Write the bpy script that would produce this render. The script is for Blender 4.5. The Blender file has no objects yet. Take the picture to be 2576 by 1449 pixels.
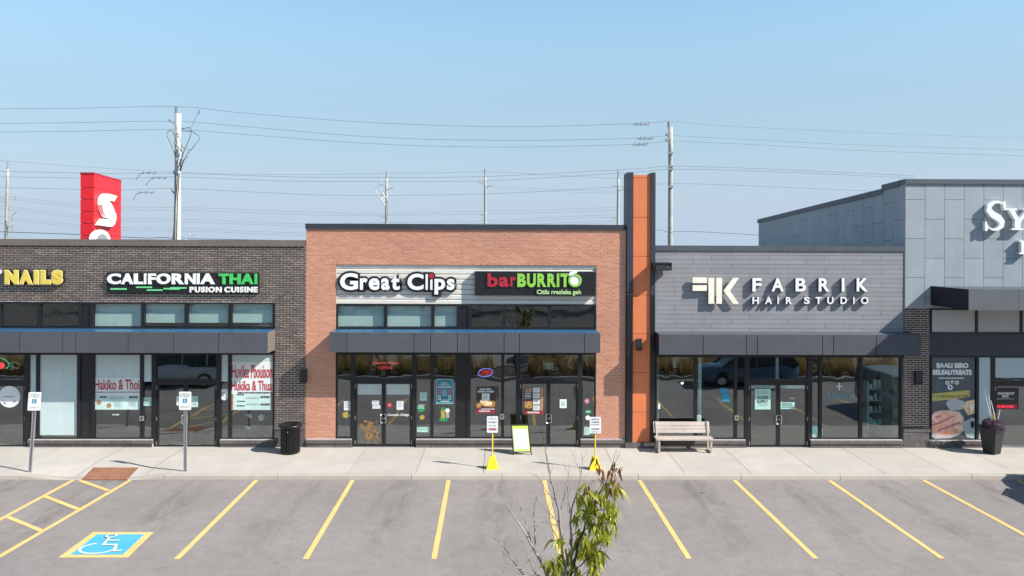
import bpy, bmesh, math, random
from mathutils import Vector, Matrix
random.seed(11)
S = bpy.context.scene
COL = S.collection
PI = math.pi

# ------------------------------------------------------------------ camera, sky, sun, exposure
F, CX, CY = 1890.0, 1288.0, 622.0          # focal length and principal point, in pixels of a 2576-wide picture
EYE = Vector((0, 0, 6.69))
YAW, ROLL = .012, .004
CM = Matrix.Rotation(-YAW, 3, 'Z') @ Matrix.Rotation(PI/2, 3, 'X') @ Matrix.Rotation(ROLL, 3, 'Z')
cd = bpy.data.cameras.new('camera'); cam = bpy.data.objects.new('camera', cd); COL.objects.link(cam)
cam.matrix_world = Matrix.Translation(EYE) @ CM.to_4x4()
cd.sensor_width = 36; cd.lens = 36*F/2576; cd.shift_y = -(724.5-CY)/2576; cd.clip_end = 3000
S.camera = cam
SUN = Vector((1.13, -.49, 1.0)).normalized()
W = bpy.data.worlds.new('World'); S.world = W; W.use_nodes = True
nt = W.node_tree; nt.nodes.clear()
sky = nt.nodes.new('ShaderNodeTexSky'); sky.sky_type = 'NISHITA'; sky.sun_disc = False
sky.sun_elevation = math.asin(SUN.z); sky.sun_rotation = math.atan2(SUN.x, SUN.y)
sky.air_density = 1.0; sky.dust_density = .25; sky.ozone_density = 3.0; sky.altitude = 0
bg = nt.nodes.new('ShaderNodeBackground'); bg.inputs[1].default_value = .115
wo = nt.nodes.new('ShaderNodeOutputWorld')
# summer haze: the clear sky fades into a pale layer towards the horizon, the same all round
tc = nt.nodes.new('ShaderNodeTexCoord'); sz = nt.nodes.new('ShaderNodeSeparateXYZ'); nt.links.new(tc.outputs['Generated'], sz.inputs[0])
hz = nt.nodes.new('ShaderNodeValToRGB'); he = hz.color_ramp.elements
he[0].position = .0; he[0].color = (1, 1, 1, 1); he[1].position = 1; he[1].color = (.12,)*3+(1,)
for p_, f_ in ((.045, .98), (.19, .74), (.32, .32), (.55, .18)):
    e_ = he.new(p_); e_.color = (f_,)*3+(1,)
nt.links.new(sz.outputs[2], hz.inputs[0])
mx = nt.nodes.new('ShaderNodeMix'); mx.data_type = 'RGBA'; vc = nt.nodes.new('ShaderNodeValToRGB'); ve = vc.color_ramp.elements; vc.color_ramp.interpolation = 'EASE'
ve[0].position = .03; ve[0].color = (.515, .645, .85, 1); ve[1].position = .30; ve[1].color = (.37, .64, .80, 1); e_ = ve.new(.17); e_.color = (.405, .585, .755, 1)
vs = nt.nodes.new('ShaderNodeVectorMath'); vs.operation = 'SCALE'; vs.inputs['Scale'].default_value = 4.0
nt.links.new(sz.outputs[2], vc.inputs[0]); nt.links.new(vc.outputs[0], vs.inputs[0]); nt.links.new(vs.outputs[0], mx.inputs[7])
nt.links.new(hz.outputs[0], mx.inputs[0]); nt.links.new(sky.outputs[0], mx.inputs[6]); 
mv = nt.nodes.new('ShaderNodeVectorMath'); mv.operation = 'MULTIPLY'; mv.inputs[1].default_value = (1.0, .98, .915)
nt.links.new(mx.outputs[2], mv.inputs[0]); nt.links.new(mv.outputs[0], bg.inputs[0])
nt.links.new(bg.outputs[0], wo.inputs[0])
sl = bpy.data.lights.new('sun', 'SUN'); sl.energy = 3.85; sl.angle = math.radians(.53); sl.color = (1, .955, .88)
so = bpy.data.objects.new('sun', sl); COL.objects.link(so)
so.rotation_euler = SUN.to_track_quat('Z', 'Y').to_euler(); so.location = SUN*60
S.view_settings.view_transform = 'Standard'; S.view_settings.look = 'None'
S.view_settings.exposure = 1.1; S.view_settings.gamma = 1; S.view_settings.use_curve_mapping = False
S.render.engine = 'CYCLES'
S.cycles.use_denoising = True; S.cycles.caustics_reflective = False; S.cycles.caustics_refractive = False
S.cycles.max_bounces = 8; S.cycles.transparent_max_bounces = 16; S.cycles.sample_clamp_indirect = 6

# ------------------------------------------------------------------ measuring the photograph
def ray(px, py): return CM @ Vector(((px-CX)/F, -(py-CY)/F, -1))
def P(px, py, Y):
    d = ray(px, py); return EYE + d*(Y/d.y)
def G(px, py, z=0.0):
    d = ray(px, py); return EYE + d*((z-EYE.z)/d.z)
def R(x0, y0, x1, y1, Y):
    xm, ym = (x0+x1)/2, (y0+y1)/2
    return (P(x0, ym, Y).x, P(x1, ym, Y).x, P(xm, y1, Y).z, P(xm, y0, Y).z)
YW = 24.57        # plane of the shop fronts
PAV = .15         # height of the pavement

# ------------------------------------------------------------------ materials
MATS = {}
def newmat(name):
    m = bpy.data.materials.new(name); m.use_nodes = True; n = m.node_tree; n.nodes.clear()
    out = n.nodes.new('ShaderNodeOutputMaterial'); MATS[name] = m
    return m, n, out
def nn(n, t, **k):
    x = n.nodes.new(t)
    for a, b in k.items(): setattr(x, a, b)
    return x
def mth(n, op, a, b=None, c=None, clamp=False):
    x = nn(n, 'ShaderNodeMath', operation=op, use_clamp=clamp)
    for i, v in enumerate((a, b, c)):
        if v is None: continue
        if isinstance(v, (int, float)): x.inputs[i].default_value = v
        else: n.links.new(v, x.inputs[i])
    return x.outputs[0]
def noise(n, vec, scale, detail=3, rough=.55, dist=0):
    x = nn(n, 'ShaderNodeTexNoise'); x.inputs['Scale'].default_value = scale; x.inputs['Detail'].default_value = detail
    x.inputs['Roughness'].default_value = rough; x.inputs['Distortion'].default_value = dist
    n.links.new(vec, x.inputs['Vector']); return x.outputs['Fac']
def mapr(n, v, a, b, c, d):
    x = nn(n, 'ShaderNodeMapRange'); n.links.new(v, x.inputs[0])
    for i, q in enumerate((a, b, c, d)): x.inputs[i+1].default_value = q
    return x.outputs[0]
def scalecol(n, col, fac):
    x = nn(n, 'ShaderNodeVectorMath', operation='SCALE')
    if isinstance(col, tuple): x.inputs[0].default_value = col[:3]
    else: n.links.new(col, x.inputs[0])
    if isinstance(fac, (int, float)): x.inputs['Scale'].default_value = fac
    else: n.links.new(fac, x.inputs['Scale'])
    return x.outputs[0]
def mixcol(n, f, a, b):
    x = nn(n, 'ShaderNodeMix', data_type='RGBA')
    if isinstance(f, (int, float)): x.inputs[0].default_value = f
    else: n.links.new(f, x.inputs[0])
    for i, v in ((6, a), (7, b)):
        if isinstance(v, tuple): x.inputs[i].default_value = (*v[:3], 1)
        else: n.links.new(v, x.inputs[i])
    return x.outputs[2]
def pos(n): return nn(n, 'ShaderNodeNewGeometry').outputs['Position']
def bsdf(n, out, col, rough, metal=0, spec=.5):
    b = nn(n, 'ShaderNodeBsdfPrincipled')
    if isinstance(col, tuple): b.inputs['Base Color'].default_value = (*col[:3], 1)
    else: n.links.new(col, b.inputs['Base Color'])
    if isinstance(rough, (int, float)): b.inputs['Roughness'].default_value = rough
    else: n.links.new(rough, b.inputs['Roughness'])
    b.inputs['Metallic'].default_value = metal; b.inputs['Specular IOR Level'].default_value = spec
    n.links.new(b.outputs[0], out.inputs[0]); return b
def bump(n, b, h, strength, dist=.01):
    x = nn(n, 'ShaderNodeBump'); x.inputs['Strength'].default_value = strength; x.inputs['Distance'].default_value = dist
    n.links.new(h, x.inputs['Height']); n.links.new(x.outputs[0], b.inputs['Normal'])
def pm(name, col, rough=.5, metal=0, var=.08, scale=5, piece=0, spec=.5, grain=0):
    """painted / coated surface: soft blotches, optional tint per piece, optional fine grain"""
    m, n, out = newmat(name); p = pos(n)
    f = mapr(n, noise(n, p, scale, 4, .6), .3, .7, 1-var, 1+var)
    f = mth(n, 'MULTIPLY', f, mapr(n, noise(n, p, scale*.17, 2), .3, .7, 1-var*.7, 1+var*.7))
    sv = nn(n, 'ShaderNodeVectorMath', operation='MULTIPLY'); n.links.new(p, sv.inputs[0]); sv.inputs[1].default_value = (3, 3, .25)
    f = mth(n, 'MULTIPLY', f, mapr(n, noise(n, sv.outputs[0], 1.3, 4, .65), .3, .7, 1-var*.6, 1+var*.6))
    if piece:
        r = mth(n, 'FRACT', mth(n, 'ADD', nn(n, 'ShaderNodeNewGeometry').outputs['Random Per Island'], nn(n, 'ShaderNodeObjectInfo').outputs['Random']))
        f = mth(n, 'MULTIPLY', f, mapr(n, r, 0, 1, 1-piece, 1+piece))
    b = bsdf(n, out, scalecol(n, col, f), mapr(n, noise(n, p, scale*2.3, 3), .3, .7, max(.02, rough-.06), min(1, rough+.08)), metal, spec)
    if grain: bump(n, b, noise(n, p, 180, 2), grain, .004)
    return m
def brickmat(name, a, b2, c):
    m, n, out = newmat(name); p = pos(n)
    r = mth(n, 'FRACT', mth(n, 'ADD', nn(n, 'ShaderNodeNewGeometry').outputs['Random Per Island'], nn(n, 'ShaderNodeObjectInfo').outputs['Random']))
    rp = nn(n, 'ShaderNodeValToRGB'); e = rp.color_ramp.elements
    e[0].color = (*a, 1); e[1].color = (*c, 1); e[1].position = 1
    k = rp.color_ramp.elements.new(.55); k.color = (*b2, 1)
    n.links.new(r, rp.inputs[0])
    f = mapr(n, noise(n, p, 45, 3, .65), .3, .7, .86, 1.14)
    f = mth(n, 'MULTIPLY', f, mapr(n, noise(n, p, .55, 4, .6), .3, .7, .9, 1.1))
    b = bsdf(n, out, scalecol(n, rp.outputs[0], f), .85, 0, .25)
    bump(n, b, noise(n, p, 120, 3), .4, .004)
    return m
def glassmat(name, tint, base=.045):
    m, n, out = newmat(name)
    lw = nn(n, 'ShaderNodeLayerWeight'); lw.inputs[0].default_value = .5
    fac = mth(n, 'ADD', mth(n, 'MULTIPLY', mth(n, 'POWER', lw.outputs['Facing'], 5), .75), base)
    t = nn(n, 'ShaderNodeBsdfTransparent'); t.inputs[0].default_value = (*tint, 1)
    g = nn(n, 'ShaderNodeBsdfGlossy'); g.inputs['Roughness'].default_value = .015; g.inputs[0].default_value = (.93, .97, 1, 1)
    bp = nn(n, 'ShaderNodeBump'); bp.inputs['Strength'].default_value = .35; bp.inputs['Distance'].default_value = .012
    n.links.new(noise(n, pos(n), 1.3, 1), bp.inputs['Height']); n.links.new(bp.outputs[0], g.inputs['Normal'])
    x = nn(n, 'ShaderNodeMixShader'); n.links.new(fac, x.inputs[0]); n.links.new(t.outputs[0], x.inputs[1]); n.links.new(g.outputs[0], x.inputs[2])
    n.links.new(x.outputs[0], out.inputs[0]); return m
def glow(name, col, strength):
    m, n, out = newmat(name)
    e = nn(n, 'ShaderNodeEmission'); e.inputs[0].default_value = (*col, 1); e.inputs[1].default_value = strength
    n.links.new(e.outputs[0], out.inputs[0]); return m

def asphalt():
    m, n, out = newmat('asphalt'); p = pos(n)
    sx = nn(n, 'ShaderNodeSeparateXYZ'); n.links.new(p, sx.inputs[0]); X, Y = sx.outputs[0], sx.outputs[1]
    fine = mapr(n, noise(n, p, 26, 5, .8), .3, .7, .74, 1.26)
    mid = mapr(n, noise(n, p, 3.2, 6, .7, .5), .3, .7, .90, 1.09)
    big = mapr(n, noise(n, p, .35, 4, .6, .6), .3, .7, .90, 1.08)
    # tyre and drip darkening along the middle of each parking bay
    ph = mth(n, 'COSINE', mth(n, 'MULTIPLY', mth(n, 'ADD', X, 1.504+1.372), 2*PI/2.745))
    bay = mth(n, 'MULTIPLY', mapr(n, ph, .1, 1, 0, 1), mapr(n, Y, 16, 18, 0, 1))
    sv = nn(n, 'ShaderNodeVectorMath', operation='MULTIPLY'); n.links.new(p, sv.inputs[0]); sv.inputs[1].default_value = (2.2, .5, 1)
    bay = mth(n, 'MULTIPLY', bay, mapr(n, noise(n, sv.outputs[0], 1.0, 4, .65, .8), .42, .72, 0, .36), clamp=True)
    vo = nn(n, 'ShaderNodeTexVoronoi'); vo.inputs['Scale'].default_value = 1.15; n.links.new(p, vo.inputs['Vector'])
    d = mth(n, 'ADD', vo.outputs['Distance'], mth(n, 'MULTIPLY', noise(n, p, 9, 3), .18))
    spot = mth(n, 'MULTIPLY', mapr(n, d, .13, .17, 1, 0), mapr(n, noise(n, p, .8, 2), .50, .56, 0, .5), clamp=True)
    f = mth(n, 'MULTIPLY', mth(n, 'MULTIPLY', fine, mid), big)
    f = mth(n, 'MULTIPLY', f, mth(n, 'SUBTRACT', 1, bay)); f = mth(n, 'MULTIPLY', f, mth(n, 'SUBTRACT', 1, spot))
    gr = nn(n, 'ShaderNodeTexVoronoi'); gr.inputs['Scale'].default_value = 95; n.links.new(p, gr.inputs['Vector'])
    b = bsdf(n, out, scalecol(n, (.238, .212, .197), f), .9, 0, .25)
    bump(n, b, gr.outputs['Distance'], .5, .006)
    return m
def concrete(name, col, warm):
    m, n, out = newmat(name); p = pos(n)
    f = mapr(n, noise(n, p, 1.1, 5, .6, .5), .3, .7, .92, 1.07)
    f = mth(n, 'MULTIPLY', f, mapr(n, noise(n, p, 40, 3, .6), .3, .7, .95, 1.05))
    r = mth(n, 'FRACT', mth(n, 'ADD', nn(n, 'ShaderNodeObjectInfo').outputs['Random'], 0))
    f = mth(n, 'MULTIPLY', f, mapr(n, r, 0, 1, .955, 1.045))
    st = mapr(n, noise(n, p, 2.6, 5, .7, 1.5), .58, .72, 0, .28)
    c = mixcol(n, st, scalecol(n, col, f), warm)
    vo = nn(n, 'ShaderNodeTexVoronoi'); vo.inputs['Scale'].default_value = 3.1; n.links.new(p, vo.inputs['Vector'])
    c = mixcol(n, mth(n, 'MULTIPLY', mapr(n, mth(n, 'ADD', vo.outputs['Distance'], mth(n, 'MULTIPLY', noise(n, p, 14, 2), .06)), .08, .10, 1, 0), mapr(n, noise(n, p, 1.7, 2), .5, .56, 0, .45), clamp=True), c, (.16, .14, .12))
    b = bsdf(n, out, c, .88, 0, .3); bump(n, b, noise(n, p, 90, 3), .25, .004)
    return m
def linepaint(name, col, wear=.5):
    m, n, out = newmat(name); p = pos(n)
    w = mapr(n, noise(n, p, 26, 4, .75), .56, .74, 0, wear)
    w = mth(n, 'MULTIPLY', w, mapr(n, noise(n, p, 1.2, 3), .35, .65, .25, 1))
    c = mixcol(n, w, scalecol(n, col, mapr(n, noise(n, p, 2, 3), .3, .7, .93, 1.06)), (.22, .19, .15))
    b = bsdf(n, out, c, .75, 0, .3); bump(n, b, noise(n, p, 95, 2), .3, .004); return m
def leafmat(name, a, b2):
    m, n, out = newmat(name)
    r = mth(n, 'FRACT', mth(n, 'ADD', nn(n, 'ShaderNodeNewGeometry').outputs['Random Per Island'], nn(n, 'ShaderNodeObjectInfo').outputs['Random']))
    c = mixcol(n, r, a, b2)
    c = scalecol(n, c, mapr(n, noise(n, pos(n), 30, 2), .3, .7, .85, 1.15))
    d = nn(n, 'ShaderNodeBsdfPrincipled'); n.links.new(c, d.inputs['Base Color']); d.inputs['Roughness'].default_value = .42
    t = nn(n, 'ShaderNodeBsdfTranslucent'); n.links.new(scalecol(n, c, 1.3), t.inputs[0])
    x = nn(n, 'ShaderNodeMixShader'); x.inputs[0].default_value = .4
    n.links.new(d.outputs[0], x.inputs[1]); n.links.new(t.outputs[0], x.inputs[2]); n.links.new(x.outputs[0], out.inputs[0]); return m
def foodmat(name, a, b2, c3, scale):
    m, n, out = newmat(name); p = pos(n)
    rp = nn(n, 'ShaderNodeValToRGB'); e = rp.color_ramp.elements
    e[0].color = (*a, 1); e[0].position = .35; e[1].color = (*c3, 1); e[1].position = .65
    k = rp.color_ramp.elements.new(.5); k.color = (*b2, 1)
    n.links.new(noise(n, p, scale, 3, .5, 1.2), rp.inputs[0]); bsdf(n, out, rp.outputs[0], .4); return m

M_asph = asphalt()
M_conc = concrete('pavement_concrete', (.43, .395, .35), (.36, .31, .26))
M_kerb = concrete('kerb_concrete', (.40, .355, .305), (.27, .22, .18))
M_yel = linepaint('yellow_line_paint', (.68, .46, .165), .85)
M_lblue = linepaint('blue_marking_paint', (.07, .36, .58), .35)
M_lpale = linepaint('pale_symbol_paint', (.62, .60, .45), .5)
M_rust = pm('rust_tactile_iron', (.27, .12, .07), .8, 0, .2, 9, grain=.4)
M_dbrick = brickmat('dark_brown_brick', (.082, .061, .050), (.100, .076, .063), (.118, .092, .078))
M_rbrick = brickmat('salmon_brick', (.53, .252, .164), (.555, .268, .176), (.58, .288, .192))
M_dmort = pm('pale_mortar', (.80, .68, .59), .9, var=.1, scale=14)
M_rmort = pm('peach_mortar', (.76, .49, .38), .9, var=.1, scale=14)
M_stone = pm('charcoal_stone', (.112, .098, .095), .75, var=.14, scale=8, piece=.14, grain=.3)
M_smort = pm('stone_mortar', (.50, .46, .44), .9)
M_taupe = pm('taupe_flashing', (.155, .132, .116), .5, .0, .08, 3)
M_navy = pm('dark_flashing', (.030, .036, .050), .5, 0, .08, 3)
M_slate = pm('slate_flashing', (.070, .085, .104), .5, 0, .08, 3)
M_aw = pm('charcoal_canopy_panel', (.086, .087, .101), .6, 0, .06, 2.5, piece=.035, spec=.2)
M_awe = pm('canopy_seam', (.015, .016, .02), .6)
M_awblue = pm('blue_canopy_top', (.035, .105, .20), .3, 0, .12, 3)  # plain blue for the top sheets of two canopies
M_frame = pm('black_window_frame', (.016, .017, .020), .38, .2, .1, 5)
M_black = pm('black_spandrel_panel', (.012, .0125, .015), .32, 0, .15, 3)
M_glass = glassmat('storefront_glass', (.92, .97, .96), .125)
M_cglass = glassmat('tinted_clerestory_glass', (.84, .90, .88), .06)
M_blind = pm('pale_roller_blind', (.76, .81, .80), .8, 0, .06, 2)
M_film = pm('frosted_window_film', (.52, .63, .62), .25, 0, .06, 1.0)
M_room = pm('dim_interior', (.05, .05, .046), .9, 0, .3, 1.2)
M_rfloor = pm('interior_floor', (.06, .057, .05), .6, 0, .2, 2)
M_plank = pm('grey_fibre_plank', (.26, .257, .273), .65, 0, .05, 3, piece=.05, spec=.3)
M_gpan = pm('pale_grey_metal_panel', (.31, .348, .372), .6, 0, .05, 2, piece=.04, spec=.2)
M_storeaw = pm('grey_canopy_panel', (.115, .125, .132), .6, 0, .05, 2, spec=.2)
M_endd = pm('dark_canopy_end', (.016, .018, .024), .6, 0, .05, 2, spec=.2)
M_seam = pm('panel_joint', (.03, .034, .04), .8)
M_orange = pm('orange_metal_panel', (.66, .185, .070), .5, 0, .05, 2, piece=.04)
M_siding = pm('ribbed_beige_siding', (.69, .66, .60), .5, 0, .04, 3)
M_white = pm('white_acrylic', (.82, .82, .81), .35, 0, .03, 4)
M_cream = pm('cream_brushed_letter', (.84, .79, .67), .4, 0, .05, 8)
M_sblack = pm('black_sign_face', (.014, .014, .016), .3, 0, .1, 4)
M_yellow = pm('yellow_sign_face', (.74, .56, .09), .35, 0, .05, 4)
M_yellowp = pm('pale_yellow_edge', (.80, .70, .34), .4)
M_green = pm('green_sign_face', (.065, .52, .12), .35)
M_mintbar = pm('mint_green_bar', (.16, .62, .27), .35)
M_lime = pm('lime_sign_face', (.27, .56, .085), .35)
M_limep = pm('pale_lime_print', (.45, .66, .30), .4)
M_red = pm('red_sign_face', (.42, .022, .045), .35)
M_pylon = pm('red_pylon_panel', (.68, .012, .022), .5, 0, .04, 2)
M_grayc = pm('grey_emblem_core', (.25, .26, .27), .5)
M_metal = pm('galvanised_steel', (.42, .43, .45), .42, .6, .1, 20)
M_silver = pm('satin_silver', (.55, .55, .55), .3, .8, .05, 10)
M_lampb = pm('black_lamp_housing', (.018, .018, .02), .45)
M_ylw = pm('yellow_plastic', (.80, .60, .02), .5, 0, .06, 8)
M_bench = pm('taupe_composite_slat', (.47, .39, .345), .65, 0, .1, 10, piece=.06)
M_binb = pm('black_steel_slat', (.014, .014, .015), .35, .3, .1, 8)
M_paper = pm('white_paper', (.72, .74, .73), .8, 0, .05, 9)
M_mint = pm('mint_paper', (.42, .66, .58), .8, 0, .06, 9)
M_ink = pm('dark_print', (.06, .06, .06), .7)
M_gink = pm('grey_print', (.30, .30, .31), .7)
M_redink = pm('red_print', (.45, .03, .045), .6)
M_aqua = pm('aqua_print', (.50, .68, .64), .7)
M_blue = pm('blue_symbol', (.03, .25, .40), .5)
M_teal = pm('teal_poster', (.03, .22, .28), .6, 0, .2, 8)
M_brownp = pm('brown_poster', (.05, .035, .03), .6, 0, .25, 6)
M_maroon = pm('maroon_poster_band', (.28, .025, .05), .6)
M_slatep = pm('slate_poster', (.085, .095, .105), .6, 0, .2, 2)
M_olive = pm('yellow_poster_band', (.50, .43, .12), .6)
M_food1 = foodmat('fried_food_print', (.22, .07, .02), (.45, .19, .05), (.60, .36, .14), 14)
M_food2 = foodmat('ham_print', (.85, .34, .17), (.90, .48, .36), (.95, .74, .62), 4)
M_food3 = foodmat('orange_speckle_print', (.16, .06, .02), (.42, .20, .08), (.60, .48, .35), 55)
M_egg = foodmat('egg_print', (.70, .40, .12), (.82, .62, .34), (.88, .85, .78), 5)
M_gold = foodmat('gold_decal', (.25, .16, .02), (.45, .34, .05), (.55, .46, .12), 40)
M_copper = foodmat('copper_lion_decal', (.10, .04, .015), (.33, .16, .06), (.42, .26, .13), 48)
M_grn = pm('green_decal', (.02, .27, .10), .5)
M_pink = pm('pink_decal', (.55, .18, .22), .5)
M_lbox = pm('lime_board_print', (.50, .62, .10), .5)
M_pole = pm('weathered_wood_pole', (.36, .355, .325), .85, 0, .2, 4)
M_polew = pm('sunlit_wood_pole', (.56, .555, .54), .85, 0, .2, 3)  # paler copy of the pole wood, sunlight put into its colour
M_wire = pm('overhead_cable', (.13, .145, .165), .6)
M_dwire = pm('dark_cable', (.035, .04, .05), .6)
M_ins = pm('grey_insulator', (.26, .28, .30), .4)
M_planter = pm('black_planter', (.016, .016, .018), .5, 0, .1, 6)
M_purple = leafmat('purple_foliage', (.10, .05, .085), (.20, .13, .18))
M_wstick = pm('white_birch_stick', (.70, .70, .68), .6)
M_leaf = leafmat('yellow_green_leaf', (.16, .19, .012), (.52, .51, .06))
M_leafr = leafmat('reddish_leaf', (.20, .045, .02), (.28, .14, .035))
M_bark = pm('grey_bark', (.30, .255, .23), .85, 0, .2, 30)
M_dbark = pm('dark_bark', (.055, .043, .038), .9, 0, .25, 30)
M_grass = leafmat('golden_grass', (.30, .20, .07), (.42, .31, .13))
M_bush = leafmat('dark_tree_leaf', (.03, .055, .015), (.07, .10, .03))
M_soil = pm('mulch', (.06, .045, .032), .95, 0, .3, 12)
M_field = pm('dry_ground', (.14, .15, .08), .95, 0, .3, .4)
M_tyre = pm('tyre_rubber', (.015, .015, .016), .8)
M_cwin = pm('dark_car_glass', (.012, .014, .016), .08)
M_roof = pm('roof_membrane', (.22, .22, .21), .9)
M_nred = glow('red_neon', (1, .06, .09), .7)
M_nblue = glow('violet_neon', (.22, .25, 1), .8)
M_ngreen = glow('green_led', (.02, .9, .25), .5)
M_ngreen2 = glow('green_neon', (.02, .45, .22), .55)
M_bulb = glow('lit_bulb', (1, .95, .85), 2.5)
M_shade = pm('pale_lamp_shade', (.45, .55, .48), .7)
M_nwhite = pm('white_neon_tube', (.62, .68, .68), .5)

# ------------------------------------------------------------------ building blocks
def tag(o, label=None, cat=None, group=None, kind=None):
    if label: o['label'] = label
    if cat: o['category'] = cat
    if group: o['group'] = group
    if kind: o['kind'] = kind
    return o
def thing(name, label, cat, loc=(0, 0, 0), group=None, kind=None):
    o = bpy.data.objects.new(name, None); COL.objects.link(o); o.location = loc; o.empty_display_size = .2
    return tag(o, label, cat, group, kind)
def wl(o):
    v = Vector((0, 0, 0))
    while o is not None: v += o.location; o = o.parent
    return v
def link(name, me, parent=None, loc=(0, 0, 0)):
    o = bpy.data.objects.new(name, me); COL.objects.link(o); o.location = loc
    if parent is not None: o.parent = parent
    return o
class MB:
    def __init__(s): s.v, s.f = [], []
    def add(s, v, f):
        k = len(s.v); s.v += [tuple(a) for a in v]; s.f += [tuple(i+k for i in q) for q in f]; return s
    def box(s, x0, x1, y0, y1, z0, z1):
        return s.add([(x0, y0, z0), (x1, y0, z0), (x1, y1, z0), (x0, y1, z0), (x0, y0, z1), (x1, y0, z1), (x1, y1, z1), (x0, y1, z1)],
                     [(0, 3, 2, 1), (4, 5, 6, 7), (0, 1, 5, 4), (1, 2, 6, 5), (2, 3, 7, 6), (3, 0, 4, 7)])
    def rect(s, r, y0, y1): return s.box(r[0], r[1], y0, y1, r[2], r[3])
    def hexa(s, a, b):        # two matching quads
        return s.add(list(a)+list(b), [(3, 2, 1, 0), (4, 5, 6, 7), (0, 1, 5, 4), (1, 2, 6, 5), (2, 3, 7, 6), (3, 0, 4, 7)])
    def poly(s, pts, y0, y1):
        n = len(pts)
        return s.add([(x, y0, z) for x, z in pts]+[(x, y1, z) for x, z in pts],
                     [tuple(range(n)), tuple(range(2*n-1, n-1, -1))]+[(i, (i+1) % n, (i+1) % n+n, i+n) for i in range(n)])
    def ell(s, cx, cz, rx, rz, y0, y1, n=20): return s.poly([(cx+rx*math.cos(2*PI*i/n), cz+rz*math.sin(2*PI*i/n)) for i in range(n)], y0, y1)
    def ring(s, cx, cz, rx, rz, w, y0, y1, n=24, a0=0, a1=2*PI):
        full = abs(a1-a0) > 6.28
        k = n if full else n+1
        v, f = [], []
        for i in range(k):
            a = a0+(a1-a0)*i/n; c, q = math.cos(a), math.sin(a)
            v += [(cx+rx*c, y0, cz+rz*q), (cx+(rx-w)*c, y0, cz+(rz-w)*q), (cx+(rx-w)*c, y1, cz+(rz-w)*q), (cx+rx*c, y1, cz+rz*q)]
        for i in range(n):
            a, b = 4*i, 4*((i+1) % k)
            for j in range(4): f.append((a+j, b+j, b+(j+1) % 4, a+(j+1) % 4))
        if not full: f += [(0, 1, 2, 3), (4*n+3, 4*n+2, 4*n+1, 4*n)]
        return s.add(v, f)
    def tube(s, pts, r, n=6):
        pts = [Vector(p) for p in pts]; m = len(pts); v, f = [], []
        rs = r if isinstance(r, (list, tuple)) else [r]*m
        for i, p in enumerate(pts):
            d = (pts[min(i+1, m-1)]-pts[max(i-1, 0)])
            d = d.normalized() if d.length > 1e-9 else Vector((0, 0, 1))
            u = d.cross(Vector((0, 0, 1)) if abs(d.z) < .9 else Vector((1, 0, 0))).normalized(); w = d.cross(u)
            for j in range(n):
                a = 2*PI*j/n; v.append(p+(u*math.cos(a)+w*math.sin(a))*rs[i])
        for i in range(m-1):
            for j in range(n): f.append((i*n+j, i*n+(j+1) % n, (i+1)*n+(j+1) % n, (i+1)*n+j))
        f += [tuple(range(n-1, -1, -1)), tuple(range((m-1)*n, m*n))]
        return s.add(v, f)
    def lathe(s, cx, cy, prof, n=20):
        v, f, m = [], [], len(prof)
        for r, z in prof:
            for j in range(n): v.append((cx+r*math.cos(2*PI*j/n), cy+r*math.sin(2*PI*j/n), z))
        for i in range(m-1):
            for j in range(n): f.append((i*n+j, i*n+(j+1) % n, (i+1)*n+(j+1) % n, (i+1)*n+j))
        f += [tuple(range(n-1, -1, -1)), tuple(range((m-1)*n, m*n))]
        return s.add(v, f)
    def mesh(s, name, mat, org=(0, 0, 0), smooth=False, fix=True):
        me = bpy.data.meshes.new(name); o = Vector(org)
        me.from_pydata([tuple(Vector(a)-o) for a in s.v], [], s.f)
        if fix:
            b = bmesh.new(); b.from_mesh(me); bmesh.ops.recalc_face_normals(b, faces=b.faces); b.to_mesh(me); b.free()
        if mat: me.materials.append(mat)
        if smooth: me.polygons.foreach_set('use_smooth', [True]*len(me.polygons))
        me.update(); return me
    def build(s, name, mat, parent=None, smooth=False, local=False, fix=True):
        """verts are in world metres unless local; the object's own origin sits on its parent's"""
        org = Vector((0, 0, 0))
        if parent is not None and not local: org = wl(parent)
        if parent is None and not local and s.v:
            xs, ys, zs = zip(*s.v); org = Vector(((min(xs)+max(xs))/2, (min(ys)+max(ys))/2, min(zs)))
        o = link(name, s.mesh(name, mat, org, smooth, fix), parent)
        if parent is None and not local: o.location = org
        return o
def copy_tree(o, parent=None):
    c = o.copy(); COL.objects.link(c)
    if parent is not None: c.parent = parent
    for ch in list(o.children): copy_tree(ch, c)
    return c

# ------------------------------------------------------------------ lettering (built-in font only)
GL = {}
def glyph(s, bold=0.0):
    k = (s, round(bold, 3))
    if k not in GL:
        cu = bpy.data.curves.new('t', 'FONT'); cu.body = s; cu.offset = bold; cu.extrude = .5; cu.resolution_u = 4; cu.fill_mode = 'BOTH'
        ob = bpy.data.objects.new('t', cu)
        me = bpy.data.meshes.new_from_object(ob)
        v = [tuple(a.co) for a in me.vertices]; f = [tuple(q.vertices) for q in me.polygons]
        bpy.data.objects.remove(ob); bpy.data.curves.remove(cu); bpy.data.meshes.remove(me)
        xs = [a[0] for a in v]; ys = [a[1] for a in v]
        GL[k] = (v, f, min(xs), max(xs), min(ys), max(ys))
    return GL[k]
def put(mb, s, r, yf, depth, bold=0.0, shear=0):
    """fit text s into rect r=(x0,x1,z0,z1), front face at y=yf"""
    v, f, a, b, c, d = glyph(s, bold)
    sx = (r[1]-r[0])/max(b-a, 1e-6); sz = (r[3]-r[2])/max(d-c, 1e-6)
    return mb.add([(r[0]+(p[0]-a)*sx+shear*(p[1]-c)*sz, yf+depth*(.5-p[2]), r[2]+(p[1]-c)*sz) for p in v], f)
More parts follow.
